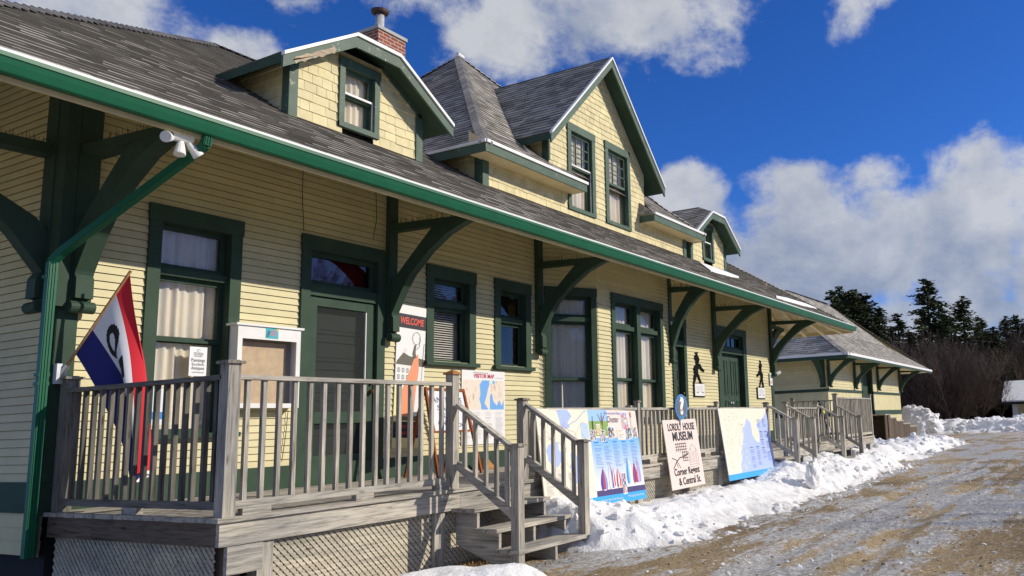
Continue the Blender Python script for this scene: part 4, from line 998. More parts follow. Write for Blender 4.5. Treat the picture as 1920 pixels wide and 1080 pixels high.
for a, b_, n_ in ((.50, .40, 20), (.63, .40, 18), (.76, .38, 10), (.74, .80, 7), (.86, .80, 7), (.76, .62, 6), (.87, .62, 6), (.86, .30, 8), (.76, .5, 5), (.88, .46, 6)): B.para(mb, Wd * a, Hh * b_, Wd * .09, n_, (.16, .2, .42), .018); B.rect(mb, Wd * a, Wd * (a + .07), Hh * b_ + .02, Hh * b_ + .032, (.06, .08, .3), 3)
mb.build('printed_map', 'print', t_)
# 4 question mark disc
t_ = thing('information_disc', 'blue oval disc with a white question mark on the rail above the museum board', 'sign', (11.60, 5.82, 0))
mb = MB(); Q = lambda u, v, n: V3(11.60 + u, 5.82 - n, .222 + v)
def oval(r): return [(r * 1.02 * math.cos(a * math.pi / 18), r * .92 * math.sin(a * math.pi / 18)) for a in range(36)]
mb.prism(oval(.212), Q, 0, .014, (.06, .20, .42)); mb.prism(oval(.160), Q, .014, .017, (.12, .13, .16)); mb.build('disc', 'print', t_)
mb = MB(); text('?', .34, (11.60, 5.80, .222), X, Z, -Y, mb, .15, (.8, .8, .78), bold=.06); mb.build('lettering', 'print', t_)
mb = MB(); mb.box(11.585, 11.615, 5.821, 5.835, -.3, .2); mb.build('stake', 'white', t_)
# 5 welcome poster
B, t_ = sheet('welcome_poster', 'tall poster of a woman in an orange cloak under a black WELCOME strip', 'poster', (7.99, WY - .03, -.22), (8.52, WY - .03, -.24), (7.99, WY - .03, 1.71), (.80, .80, .78))
mb = MB(); Wd, Hh = B.w, B.h
B.rect(mb, 0, Wd, 0, Hh * .42, (.80, .74, .36)); B.rect(mb, 0, Wd, Hh * .835, Hh * .935, (.01, .01, .015)); B.txt(mb, 'WELCOME', Wd * .5, Hh * .885, .13, (.80, .10, .05), Wd * .82, bold=.02, italic=.12)
B.rect(mb, 0, Wd * .98, Hh * .07, Hh * .18, (.01, .01, .015), 2); B.txt(mb, 'CHESTER', Wd * .46, Hh * .145, .06, (.75, .07, .05), Wd * .78); B.txt(mb, 'HERITAGE', Wd * .46, Hh * .10, .06, (.75, .07, .05), Wd * .74)
B.poly(mb, [(0, Hh * .575), (Wd * .04, Hh * .60), (Wd * .25, Hh * .66), (Wd * .45, Hh * .64), (Wd, Hh * .625), (Wd, Hh * .57)], (.12, .11, .08)); B.rect(mb, 0, Wd, Hh * .46, Hh * .572, (.78, .78, .76), 2); B.rect(mb, Wd * .26, Wd * .36, Hh * .655, Hh * .69, (.7, .7, .7))
for j in range(2):
    for i in range(6): a, b_ = Wd * (.07 + i * .15), Hh * (.475 + j * .048); B.line(mb, [(a, b_), (a + .035, b_), (a + .035, b_ + .05), (a, b_ + .05), (a, b_)], .007, (.1, .1, .1), 3); B.line(mb, [(a + .017, b_), (a + .017, b_ + .05)], .005, (.1, .1, .1), 3)
B.poly(mb, [(Wd * .62, Hh * .63), (Wd * .76, Hh * .66), (Wd * .80, Hh * .55), (Wd * .72, Hh * .4), (Wd * .66, Hh * .25), (Wd * .5, Hh * .215), (Wd * .22, Hh * .22), (Wd * .08, Hh * .25), (Wd * .08, Hh * .33), (Wd * .30, Hh * .42), (Wd * .5, Hh * .55)], (.80, .30, .15), 4)
B.poly(mb, [(Wd * .80, Hh * .55), (Wd * .98, Hh * .57), (Wd * .9, Hh * .5), (Wd * .95, Hh * .3), (Wd * .9, Hh * .22), (Wd * .66, Hh * .22), (Wd * .72, Hh * .4)], (.76, .76, .76), 4)
B.poly(mb, [(Wd * .16, Hh * .215), (Wd * .5, Hh * .215), (Wd * .95, Hh * .23), (Wd * .9, Hh * .185), (Wd * .2, Hh * .19)], (.15, .13, .09), 3)
B.poly(mb, [(Wd * .56, Hh * .66), (Wd * .62, Hh * .72), (Wd * .68, Hh * .73), (Wd * .66, Hh * .67), (Wd * .70, Hh * .63), (Wd * .60, Hh * .625)], (.14, .12, .09), 5)
B.line(mb, [(Wd * (.68 + .14 * math.cos(a * .45)), Hh * (.77 + .045 * math.sin(a * .45))) for a in range(15)], .006, (.1, .1, .1), 5); B.line(mb, [(Wd * .78, Hh * .78), (Wd * .82, Hh * .755), (Wd * .80, Hh * .745), (Wd * .80, Hh * .72), (Wd * .7, Hh * .69)], .006, (.1, .1, .1), 5)
B.line(mb, [(Wd * .96, Hh * .74), (Wd * .88, Hh * .42)], .007, (.12, .08, .05), 5)
mb.build('printed_figure', 'print', t_)
# 6 visitor map
B, t_ = sheet('visitor_map', 'white VISITOR MAP poster on the cream wall under the blind window', 'poster', (9.33, WY - .03, -.24), (10.32, WY - .03, -.24), (9.33, WY - .03, .86), (.80, .79, .78))
mb = MB(); Wd, Hh = B.w, B.h
B.txt(mb, 'VISITOR MAP', Wd * .50, Hh * .925, .085, (.60, .03, .08), Wd * .48, bold=.02); B.rect(mb, Wd * .25, Wd * .6, Hh * .965, Hh * .975, (.3, .3, .3)); B.rect(mb, Wd * .76, Wd * .96, Hh * .905, Hh * .912, (.4, .4, .4))
B.rect(mb, .03, Wd * .62, Hh * .47, Hh * .87, (.80, .70, .58)); B.rect(mb, Wd * .64, Wd - .03, Hh * .47, Hh * .87, (.80, .70, .58))
B.poly(mb, coast(Wd * .45, Wd * .38, Hh * .47, Hh * .80, 9, .02, 3) + [(Wd * .46, Hh * .87), (Wd * .62, Hh * .87)] + coast(Wd * .61, Wd * .50, Hh * .8, Hh * .56, 6, .015, 2) + [(Wd * .6, Hh * .47)], (.16, .40, .80), 2)
B.poly(mb, [(Wd * .64, Hh * .47), (Wd * .64, Hh * .66), (Wd * .68, Hh * .70), (Wd * .72, Hh * .58), (Wd * .80, Hh * .52), (Wd * .86, Hh * .60), (Wd * .92, Hh * .52), (Wd * .97, Hh * .60), (Wd * .97, Hh * .47)], (.16, .40, .80), 2); B.rect(mb, Wd * .70, Wd * .75, Hh * .82, Hh * .87, (.1, .5, .8), 2)
for i in range(40):
    x, y = random.choice([(rng(.05, .4), rng(.5, .85)), (rng(.66, .9), rng(.6, .85))]); an = rng(0, 3); l = rng(.02, .1); B.line(mb, [(Wd * x, Hh * y), (Wd * x + l * math.cos(an) * .6, min(Hh * .86, Hh * y + l * math.sin(an)))], .004, random.choice([(.65, .2, .15), (.6, .5, .4), (.7, .45, .3)]), 3)
for k in range(4): B.para(mb, .05 + k * Wd * .24, Hh * .43, Wd * .17, 3, (.6, .55, .5), .022); B.para(mb, .05 + k * Wd * .24, Hh * .36, Wd * .19, 18, (.52, .52, .56), .018)
mb.build('printed_map', 'print', t_)
# 7 window paper sign
B, t_ = sheet('window_card', 'small white card reading Paintings and Antiques hanging in the first window', 'sign', (5.24, WY + .03, .64), (5.43, WY + .03, .64), (5.24, WY + .03, .945), (.80, .82, .84))
mb = MB(); Wd, Hh = B.w, B.h; kk = (.12, .12, .13)
for tx, b_, s_, w_ in (('STATION', .76, .035, .55), ('GALLERY', .68, .022, .5), ('Paintings', .54, .045, .78), ('Rare Books', .40, .038, .70), ('Antiques', .27, .045, .74), ('Local Featured', .13, .026, .66)): B.txt(mb, tx, Wd * .5, Hh * b_, s_ * 1.15, kk, Wd * w_)
B.line(mb, [(Wd * (.5 + .1 * math.cos(a * .5)), Hh * (.88 + .04 * math.sin(a * .5))) for a in range(11)], .003, kk)
mb.build('lettering', 'print', t_)
t_ = thing('window_paper', 'white and blue paper low in the first window', 'paper', (4.93, WY, .2)); mb = MB(); mb.box(4.87, 4.99, WY + .03, WY + .034, .14, .5, (.7, .76, .8)); mb.box(4.872, 4.988, WY + .026, WY + .0295, .2, .27, (.03, .22, .6)); mb.build('sheet', 'print', t_)
# 8 bulletin cabinet
t_ = thing('notice_cabinet', 'white framed notice cabinet with bare cork board and a small teal card', 'notice board', (6.02, WY, .3))
a0, a1, z0, z1, yf = 5.63, 6.42, .30, 1.19, 8.11
mb = MB(); mb.box(a0, a0 + .02, yf + .02, WY - .014, z0, z1); mb.box(a1 - .02, a1, yf + .02, WY - .014, z0, z1); mb.box(a0 + .02, a1 - .02, yf + .02, WY - .014, z0, z0 + .02); mb.box(a0 - .03, a1 + .03, yf - .02, WY - .014, z1, z1 + .025)
mb.build('cabinet', 'white', t_); mb = MB()
for q in ((a0, a0 + .055, z0, z1), (a1 - .055, a1, z0, z1), (a0 + .055, a1 - .055, z1 - .14, z1), (a0 + .055, a1 - .055, z0, z0 + .05)): mb.box(q[0], q[1], yf, yf + .02, q[2], q[3])
mb.build('frame', 'white', t_); mb = MB(); mb.box(a0 + .02, a1 - .1, WY - .06, WY - .04, z0 + .02, z1 - .16); mb.build('cork_panel', 'cork', t_)
mb = MB(); mb.box(a0 + .02, a1 - .02, WY - .04, WY - .02, z0 + .02, z1 - .01, (.3, .28, .25)); mb.box(5.965, 6.12, yf - .004, yf - .001, 1.07, 1.185, (.02, .42, .48)); mb.build('card', 'print', t_)
mb = MB(); text('Stay', .05, (5.99, yf - .006, 1.12), V3(.1, 0, 1).normalized(), V3(-1, 0, .1).normalized(), -Y, mb, .08, (.02, .04, .15), bold=.02)
for i in range(4): mb.face([(6.02, yf - .006, 1.15 - i * .018), (6.09, yf - .006, 1.15 - i * .018), (6.09, yf - .006, 1.16 - i * .018), (6.02, yf - .006, 1.16 - i * .018)], (.5, .15, .3))
mb.face([(6.09, yf - .0065, 1.155), (6.115, yf - .0065, 1.155), (6.115, yf - .0065, 1.18), (6.09, yf - .0065, 1.18)], (.7, .5, .05)); mb.build('lettering', 'print', t_)
mb = MB(); mb.tube([(6.40, WY - .03, .28), (6.38, WY - .03, 0), (6.34, WY - .03, -.3)], .004, 5, False); mb.build('cord', 'dark', t_)
# 9 easel whiteboard
t_ = thing('easel_board', 'wooden folding easel with handwritten whiteboard behind the steps', 'easel', (8.45, 7.7, DZ))
BE = Board((7.93, 7.48, -.03), (8.86, 7.68, -.03), (7.97, 7.62, .52)); mb = MB(); BE.base(mb, (.72, .73, .75)); mb.build('whiteboard', 'print', t_)
mb = MB()
for a, b_, c, d_ in ((-.02, 0, BE.w + .02, 0), (-.02, BE.h, BE.w + .02, BE.h), (0, 0, 0, BE.h), (BE.w, 0, BE.w, BE.h)): mb.beam(BE(a, b_, .004), BE(c, d_, .004), .03, .03)
for a in (0, BE.w):
    p = BE(a, BE.h, .01); mb.beam(p + V3(0, .01, .02), V3(p.x + (-.06 if a == 0 else .05), p.y - .28, DZ), .03, .035); mb.beam(p + V3(0, .03, 0), V3(p.x + .08, p.y + .42, DZ), .03, .035)
mb.build('easel_frame', 'easel', t_)
mb = MB(); ik = (.04, .05, .25)
for tx, a, b_, s_, w_ in (('ANTIQUES', .5, .74, .11, .8), ('SALE', .4, .56, .10, .42), ('PRINTS', .45, .38, .10, .5), ('ON', .25, .20, .09, .2), ('NOW', .72, .14, .08, .28)): text(tx, s_, BE(BE.w * a, BE.h * b_, .003), BE.U, BE.V, BE.n, mb, BE.w * w_, ik, italic=.15)
mb.build('handwriting', 'print', t_)
# 10 silhouettes
SIL = [(300, 485), (325, 478), (326, 492), (318, 505), (328, 520), (340, 545), (336, 575), (330, 592), (352, 600), (365, 628), (398, 655), (388, 674), (362, 662), (338, 637), (322, 650), (318, 680), (335, 712), (350, 760), (362, 795), (338, 790), (325, 745), (308, 705), (300, 722), (290, 760), (280, 785), (264, 780), (268, 740), (280, 700), (272, 650), (284, 620), (300, 600), (298, 572), (285, 545), (290, 520), (304, 508), (296, 496)]
for k, (x0, z0, sxx, szz, lab) in enumerate(((17.17, 1.60, .0047, .00240, 'black cut-out figure pointing right above a white plaque, left of the double green doors'), (21.14, 1.60, -.0038, .00245, 'black cut-out figure pointing left above a white plaque, right of the double green doors'))):
    t_ = thing('silhouette_figure', lab, 'silhouette', (x0 + .3, WY, z0 - 1), 'black silhouettes on the wall')
    ox = x0 if k == 0 else x0 + .56
    mb = MB(); jit = random.Random(k)
    pp = []
    for i in range(len(SIL)):
        (a, b_), (c, d_) = SIL[i], SIL[(i + 1) % len(SIL)]
        pp.append((a, b_)); pp.append(((a + c) / 2 + jit.uniform(-4, 4), (b_ + d_) / 2 + jit.uniform(-4, 4)))
    mb.prism([(ox + (a - 262) * sxx, z0 - (b_ - 478) * szz) for a, b_ in pp][::(1 if k else -1)], lambda u, v, n: V3(u, WY - .02 - n, v), 0, .012); mb.build('figure', 'black', t_)
    pz = z0 - 312 * szz; px0, px1 = x0 + .0, x0 + .60
    mb = MB(); mb.box(px0, px1, WY - .034, WY - .02, pz - .31, pz + .01); mb.build('plaque_frame', 'black', t_)
    mb = MB(); mb.box(px0 + .04, px1 - .03, WY - .045, WY - .035, pz - .285, pz - .005); mb.build('plaque', 'white', t_)
    mb = MB()
    for j in range(5): mb.face([(px0 + .12, WY - .047, pz - .06 - j * .02), (px1 - .13, WY - .047, pz - .06 - j * .02), (px1 - .13, WY - .047, pz - .066 - j * .02), (px0 + .12, WY - .047, pz - .066 - j * .02)], (.45, .45, .45))
    for sg in (-1, 1):
        for j in range(6): a = px0 + .3 + sg * (.06 + j * .025); zz = pz - .22 + .004 * (j - 3) ** 2; mb.face([(a, WY - .047, zz), (a + .026, WY - .047, zz + .002), (a + .026, WY - .047, zz + .02), (a, WY - .047, zz + .014)], (.05, .05, .05))
    mb.build('lettering', 'print', t_)
# 11 flag
t_ = thing('open_flag', 'red white and navy OPEN flag drooping from a wooden pole on the corner post', 'flag', (4.0, 8.15, .6))
p0, p1 = V3(4.0, 8.20, .62), V3(4.30, 7.78, 1.545)
mb = MB(); mb.tube([p0, p1], .0135, 10); mb.build('pole', 'pole', t_)
mb = MB(); mb.box(3.95, 4.03, 8.19, 8.25, .52, .70); mb.tube([p0 - (p1 - p0) * .05, p0 + (p1 - p0) * .07], .024, 10); mb.build('pole_bracket', 'metal', t_)
mb = MB(); NS, NT = 84, 150
def flag(s, t_):
    # s: 0 at the pole tip (red) .. 1 near the pole foot (navy); t: 0 at the pole .. 1 free end
    q = .985 - s * .80; h = p0.lerp(p1, q)
    pull = 1 - (1 - t_) ** (1.9 + .6 * (1 - s))
    c = V3(4.34, 7.66 + .07 * s - .21 * t_, 0)
    y = h.y + (c.y - h.y) * pull; x = h.x + (c.x - h.x) * pull
    z = h.z + (-.30 - .06 * s - h.z) * t_ + .04 * math.sin(s * 12) * t_
    am = min(1, t_ * 2.2)
    x += math.sin(s * 11 + 1.5 * t_) * .070 * am + math.sin(s * 27 + 5 * t_) * .010 * am * t_
    y += math.cos(s * 11 + 1.5 * t_) * .022 * am
    return V3(x, y, z)
def inletter(s, t_):
    # letters read along t; letter height along s .36-.66
    L0 = [('O', .10), ('P', .32), ('E', .54), ('N', .74)]
    v = (.665 - s) / .33 ; 
    if not 0 <= v <= 1: return False
    for ch_, a in L0:
        u = (t_ - a) / .17
        if 0 <= u <= 1:
            w1 = .26
            if ch_ == 'O': r_ = math.hypot((u - .5) * 2, (v - .5) * 2); return .52 < r_ < 1
            if ch_ == 'P': return u < w1 or (v > .45 and (u < .7) and (v > .82 or v < .62)) or (.45 < v and u > .68 and .52 < v < .95)
            if ch_ == 'E': return u < w1 or v < .2 or v > .8 or .4 < v < .6
            if ch_ == 'N': return u < w1 or u > 1 - w1 or abs(v - (1 - u)) < .2
    return False
grid = [[flag(i / NS, j / NT) for j in range(NT + 1)] for i in range(NS + 1)]
for i in range(NS):
    for j in range(NT):
        s_ = (i + .5) / NS; tt = (j + .5) / NT
        c = (.62, .015, .03) if s_ < .26 else ((.015, .018, .16) if s_ > .70 else (.74, .74, .77))
        if inletter(s_, tt): c = (.012, .012, .012)
        mb.face([grid[i][j], grid[i][j + 1], grid[i + 1][j + 1], grid[i + 1][j]], c)
mb.build('cloth', 'flagcloth', t_, smooth=True, weld=True)
# 12 doorstop, board sign on far deck
mb = MB(); mb.prism([(9.55, DZ), (9.80, DZ), (9.58, DZ + .17)], lambda u, v, n: V3(u, n, v), 8.0, 8.1); o = mb.build('wooden_wedge', 'fresh'); tag(o, 'small orange wooden wedge standing on the deck under the visitor map', 'wedge')
t_ = thing('folding_sign', 'black folding sign with yellow diamond and white panels on the far deck', 'sign', (21.9, 6.6, DZ))
BE = Board((21.55, 6.45, DZ + .12), (22.15, 6.55, DZ + .12), (21.60, 6.66, .42)); mb = MB(); BE.base(mb, (.012, .012, .014))
c_ = (BE.w * .45, BE.h * .68); BE.poly(mb, [(c_[0] - .17, c_[1]), (c_[0], c_[1] - .17), (c_[0] + .17, c_[1]), (c_[0], c_[1] + .17)], (.75, .65, .03)); 
for i in range(3):
    for j in range(2): BE.rect(mb, .04 + i * .19, .19 + i * .19, .04 + j * .20, .20 + j * .20, (.78, .78, .78))
mb.build('panel', 'print', t_); mb = MB()
for a in (.03, BE.w - .03): mb.beam(BE(a, BE.h, -.02), BE(a, -.12, 0.0), .03, .03); mb.beam(BE(a, BE.h, -.03), BE(a, -.12, -.45), .03, .03)
mb.build('legs', 'black', t_)

# ================================================================ FREIGHT HOUSE
FH = thing('freight_house', 'smaller cream clapboard freight house with hipped grey roof beyond the station', 'building', (46, 14, G))
W2 = 11.5; fx0, fx1 = 38.7, 54.7
f2 = Fr((fx0, W2, 0), X)
mb = MB()
courses(mb, [(fx0, W2, 1.30), (fx1, W2, 1.30), (fx1, W2, 3.4), (fx0, W2, 3.4)], .13, .02, None, [(6.5, 8.6, -1, 1.5)], tint=(.95, 1.04), slit=.008); mb.build('clapboard_wall', 'cream', FH); mb = MB()
courses(mb, [(fx0, 17, 1.30), (fx0, W2, 1.30), (fx0, W2, 3.4), (fx0, 17, 3.4)], .13, .02, tint=(.95, 1.04), slit=.008); mb.build('clapboard_wall', 'cream', FH)
mb = MB(); x = fx0
while x < fx1 - .01:
    if not (fx0 + 6.45 < x < fx0 + 8.6): q = rng(.94, 1.05); mb.box(x, min(x + .245, fx1), W2 + .0, W2 + .03, G, 1.16, (q, q, q))
    x += .25
mb.build('board_wall', 'cream', FH); mb = MB()
y = W2 + .032
while y < 17: q = rng(.94, 1.05); mb.box(fx0, fx0 + .03, y, y + .245, G, 1.16, (q, q, q)); y += .25
mb.build('board_wall', 'cream', FH)
mb = MB(); mb.box(fx1, fx1 + .03, W2 + .03, 16.9, G, 3.4); mb.box(fx0, fx1, 16.9, 16.95, G, 3.4); mb.build_each('back_wall', 'creamw', FH)
mb = MB()
for z0, z1 in ((1.16, 1.30), (-.02, .24)):
    mb.box(fx0 - .03, fx0 + 6.5, W2 - .04, W2 - .001, z0, z1); mb.box(fx0 + 8.6, fx1 + .03, W2 - .04, W2 - .001, z0, z1); mb.box(fx0 - .04, fx0 - .001, W2 - .04, 16.9, z0, z1)
mb.box(fx0 + 6.3, fx0 + 6.5, W2 - .04, W2 + .1, -.0, 2.75); mb.box(fx0 + 8.6, fx0 + 8.8, W2 - .04, W2 + .1, -.0, 2.75); mb.box(fx0 + 6.5, fx0 + 8.6, W2 - .04, W2 + .1, 2.6, 2.78)
mb.build_each('trim', 'green', FH)
mb = MB(); n = 9
for i in range(n): x = fx0 + 6.5 + i * 2.1 / n; mb.box(x, x + 2.1 / n - .02, W2 + .2, W2 + .24, -.2, 2.6)
mb.build('door', 'green', FH)
ex0, ex1, ey, ey2, ez = 37.15, 58.3, 10.06, 18.3, 2.84
q0, q1, q2, q3 = V3(ex0, ey, ez), V3(ex1, ey, ez), V3(48.6, 14.2, 6.75), V3(41.25, 14.2, 6.65)
q4, q5 = V3(ex0, ey2, ez), V3(ex1, ey2, ez)
# slightly flared front slope in two pieces
m0, m1 = q0.lerp(q3, .45) - V3(0, 0, .32), q1.lerp(q2, .45) - V3(0, 0, .32)
mb = MB(); courses(mb, [q0, q1, m1, m0], .17, .02, .35, tint=(.7, 1.3), base=True, lip=.35); courses(mb, [m0, m1, q2, q3], .17, .02, .35, tint=(.7, 1.3), base=True, lip=.35)
m4 = q4.lerp(q3, .45) - V3(0, 0, .32)
courses(mb, [q4, q0, m0, m4], .17, .02, .35, tint=(.7, 1.3), base=True, lip=.35); courses(mb, [m4, m0, q3], .17, .02, .35, tint=(.7, 1.3), base=True, lip=.35); courses(mb, [q1, q5, q2], .3, .02, .6, tint=(.7, 1.25), base=True); courses(mb, [q5, q4, q3, q2], .3, .02, .6, base=True)
rf = mb.build('roof', 'shingle', FH)
mb = MB(); caps(mb, q0, m0, .2, .25); caps(mb, m0, q3, .2, .25); caps(mb, q3, q2, .2, .25); mb.build('ridge_cap', 'shingle', rf)
mb = MB(); dz = V3(0, 0, .15)
for q in ([q0, q1, m1, m0], [m0, m1, q2, q3], [q4, q0, m0, m4], [m4, m0, q3], [q1, q5, q2]): mb.face([p - dz for p in q][::-1])
for p, q in ((q0, q1), (q1, q5), (q4, q0)): mb.face([p - dz, q - dz, q, p])
mb.build('soffit', 'creamw', FH)
mb = MB(); mb.box(ex0, ex1, ey - .05, ey - .01, ez - .22, ez - .10); mb.box(ex0 - .05, ex0 - .01, ey, ey2, ez - .25, ez - .10); mb.build_each('fascia', 'green', FH)
mb = MB(); mb.box(ex0 - .06, ex1, ey - .08, ey - .02, ez - .10, ez + .02); mb.box(ex0 - .08, ex0 - .02, ey, ey2, ez - .09, ez + .02); mb.build_each('drip_edge', 'white', FH)
for x in (38.8, 43.55, 48.7, 54.6): bracket(FH, lambda d_, z, t_, x=x: V3(x + t_, W2 - .04 - d_, z), thick=.24, z0=1.42, spikes=False, zoff=-.02, top=3.2)
bracket(FH, lambda d_, z, t_: V3(fx0 - .04 - d_, W2 + .2 + t_, z), thick=.24, z0=1.42, spikes=False, top=3.2)
bracket(FH, lambda d_, z, t_: V3(fx1 + .04 + d_, W2 + .3 + t_, z), thick=.24, z0=1.42, spikes=False, top=3.2, sc=1.2)
mb = MB()
for pts in ([(41.6, 14.0), (42.5, 14.1), (42.6, 13.95)],): pass
# steps beside the freight house
t_ = thing('plank_steps', 'brown plank steps descending along the freight house wall', 'steps', (49, 11, G))
mb = MB(); sx = 45.2; st_w = (10.4, 11.4)
tread = MB(); prev = [(45.2, G), ]
nst = 6
EDG = [45.2, 46.5, 48.0, 49.7, 51.5, 53.5]
for i in range(5):
    x0, x1 = (EDG[i], EDG[i + 1]); z = .0 - i * .19
    nb_ = int((x1 - x0) / .32) + 1
    for k in range(nb_):
        q = rng(.7, 1.2); a = x0 + (x1 - x0) * k / nb_; b_ = x0 + (x1 - x0) * (k + 1) / nb_
        if not (i == 0 and k == 2): mb.box(a, b_ - .01, st_w[0], st_w[0] + .05, G, z - .05, (q, q, q))
    q = rng(.9, 1.1); tread.box(x0 - .03, x1 + .06, st_w[0] - .03, st_w[1], z - .06, z, (q, q, q)); mb.box(x1 - .03, x1, st_w[0] + .05, st_w[1], G, z - .06, (1, 1, 1))
mb.build('side_boards', 'brownwood', t_); tread.build('treads', 'woodx', t_)
# ================================================================ GARAGE
t_ = thing('garage', 'small cream garage with snow covered roof at the right edge', 'garage', (77, 4, G))
mb = MB(); courses(mb, [(74, 6.5, G), (74, -4, G), (74, -4, .7), (74, 6.5, .7)], .25, .02, tint=(.9, 1.05)); courses(mb, [(80, 6.5, G), (74, 6.5, G), (74, 6.5, .7), (77, 6.5, 2.0), (80, 6.5, .7)], .25, .02); mb.build('wall', 'cream', t_)
mb = MB(); mb.box(73.9, 73.98, 6.15, 6.55, G, .6); mb.build('corner_board', 'white', t_); mb = MB(); mb.box(73.93, 73.99, 1.5, 5.6, G, .35); mb.box(73.9, 73.93, 5.6, 5.75, G, .5); mb.build('garage_door', 'creamw', t_)
mb = MB(); mb.prism([(73.2, .42), (77, 2.1), (80.8, .42), (80.8, .62), (77, 2.3), (73.2, .62)], lambda u, v, n: V3(u, n, v), -4.6, 7.3); mb.build('roof', 'dark', t_)
mb = MB(); mb.prism([(73.25, .625), (77, 2.31), (80.8, .625), (80.8, .75), (77, 2.46), (73.25, .75)], lambda u, v, n: V3(u, n, v), -4.6, 7.25); mb.build('roof_snow', 'snow', t_)

# ================================================================ SNOW
def fbm(x, y, s, o=5): return noise.fractal(Vector((x * s, y * s, 1.7)), 1.0, 2.0, o)
def lump(x, y, s, seed=0.0):
    d_, _ = noise.voronoi(Vector((x * s, y * s, seed))); return max(0, .62 - d_[0])
def sst(a, b, x): t_ = min(1, max(0, (x - a) / (b - a))); return t_ * t_ * (3 - 2 * t_)
def snow_h(x, y):
    e = 4.62 + (4.02 - 4.62) * sst(7.7, 8.6, x) + .06 * sst(10, 14, x) + .25 * sst(14, 17.5, x) + .12 * sst(18, 21, x)
    e += .22 * fbm(x, 2.0, .9) + .05 * fbm(x, 9, 4)
    inn = sst(7.35, 7.9, x) * (1 - sst(21.6, 23.2, x + .4 * fbm(x, y, .8)))
    stairs = 1 - .75 * (sst(5.2, 5.5, y) if (15.8 < x < 16.8 or 18.9 < x < 20.6) else 0)
    r = sst(e, e + .55, y)
    h = (.05 + .30 * sst(e + .1, 5.6, y)) * r + .16 * r * sst(7.6, 7.9, x) * (1 - sst(8.2, 9.4, x)) + .14 * sst(14.2, 15.2, x) * r
    rough = ((1 - sst(.15, .7, y - e)) * .9 + .10 + .9 * sst(13.8, 15, x) + .8 * (1 - sst(8.4, 9.6, x))) * (.45 + 1.1 * sst(-.3, .5, fbm(x, y + 5, 1.1)))
    h += r * (rough * .55 * (.16 * lump(x, y, 2.6) + .10 * lump(x, y, 6, 3) + .05 * lump(x, y, 13, 5)) + .035 * fbm(x, y, 2.2))
    h = h * inn * stairs - .05 * (1 - inn)
    h -= .10 * sst(5.25, 5.6, y) * sst(8.0, 8.6, x) * (1 - sst(15, 15.6, x)) * inn
    h += r * inn * stairs * .025 * sst(.1, .5, fbm(x + 7, y, 1.3)) * (1 + lump(x, y, 11, 8) * 3)
    if r <= .01: h = -.05 + .06 * sst(e - .8, e, y) + .05 * max(0, fbm(x, y, 5)) * sst(e - .7, e, y) + .10 * lump(x, y, 8, 2) * sst(e - .45, e, y) - .02
    return h
def snow_l(x, y):
    cx = sst(5.3, 5.8, x) * (1 - sst(6.25, 6.62, x)); e = 5.55 - .35 * (x - 5.6)
    d_ = 1 - (((x - 5.75) / .75) ** 2 + ((y - 5.1 + .6 * (x - 5.75)) / .6) ** 2)
    return .22 * sst(-.05, .9, d_) + .03 * fbm(x, y, 3) - .05
def snow_far(x, y):
    h = -.1
    # mound strip between deck and freight house
    d_ = sst(22.6, 24.2, x) * (1 - sst(36, 41, x)) * sst(4.9 + .01 * (x - 24), 5.9 + .01 * (x - 24), y + .35 * fbm(x, y, .5)) * (1 - sst(9.4, 10.4, y))
    h = max(h, -.06 + d_ * (.26 + .22 * lump(x, y, 1.7) + .14 * lump(x, y, 3.6, 2) + .10 * fbm(x, y, .9)) * (1.0 + .6 * (1 - sst(.2, 1.2, abs(y - 6.3))) * .6))
    # ridge across the end of the yard
    xr = 58.5 + 1.2 * fbm(0, y, .3)
    d_ = (1 - sst(.6, 2.6, abs(x - xr))) * (1 - sst(14.5, 17, y)) * sst(-14, -10, y)
    h = max(h, -.06 + d_ * (.62 + .38 * lump(x, y, 1.1) + .25 * lump(x, y, 2.6, 2) + .25 * fbm(x, y, .35)))
    d_ = (1 - sst(.2, 2.2, math.hypot((x - 58), (y - 11.2) / 1.15))); h = max(h, -.06 + d_ * 1.75 + (.5 * lump(x, y, 1.2, 4) + .3 * lump(x, y, 2.5, 4)) * min(1, d_ * 2))
    return h
def snowgrid(name, fn, x0, x1, y0, y1, st_, label, stx=None):
    stx = stx or st_; nx, ny = int((x1 - x0) / stx), int((y1 - y0) / st_); mb = MB(); idx = {}
    hs_ = [[fn(x0 + i * stx, y0 + j * st_) for j in range(ny + 1)] for i in range(nx + 1)]
    def vi(i, j):
        if (i, j) not in idx:
            jx, jy = noise.noise(Vector((i * .37, j * .41, 3))) * stx, noise.noise(Vector((i * .43, j * .39, 8))) * st_
            idx[(i, j)] = len(mb.v); mb.v.append((x0 + i * stx + jx, y0 + j * st_ + jy, G + hs_[i][j]))
        return idx[(i, j)]
    for i in range(nx):
        for j in range(ny):
            if max(hs_[i][j], hs_[i + 1][j], hs_[i][j + 1], hs_[i + 1][j + 1]) > -.002: mb.f.append((vi(i, j), vi(i + 1, j), vi(i + 1, j + 1), vi(i, j + 1))); mb.c.append((1, 1, 1)); mb.mi.append(0)
    o = mb.build(name, 'snow', smooth=True); tag(o, label, 'snow'); struct(o, 'stuff'); return o
snowgrid('snow_bank', snow_h, 7.2, 23.8, 3.2, 6.1, .035, 'lumpy ploughed snow bank along the front of the deck', .04)
snowgrid('snow_patch', snow_l, 4.8, 6.9, 4.2, 6.0, .03, 'smooth low snow patch left of the first steps')
snowgrid('snow_mounds', snow_far, 22.5, 64, -14, 17.5, .16, 'snow mounds and ridge at the far end of the yard')
mb = MB(); rr = random.Random(9)
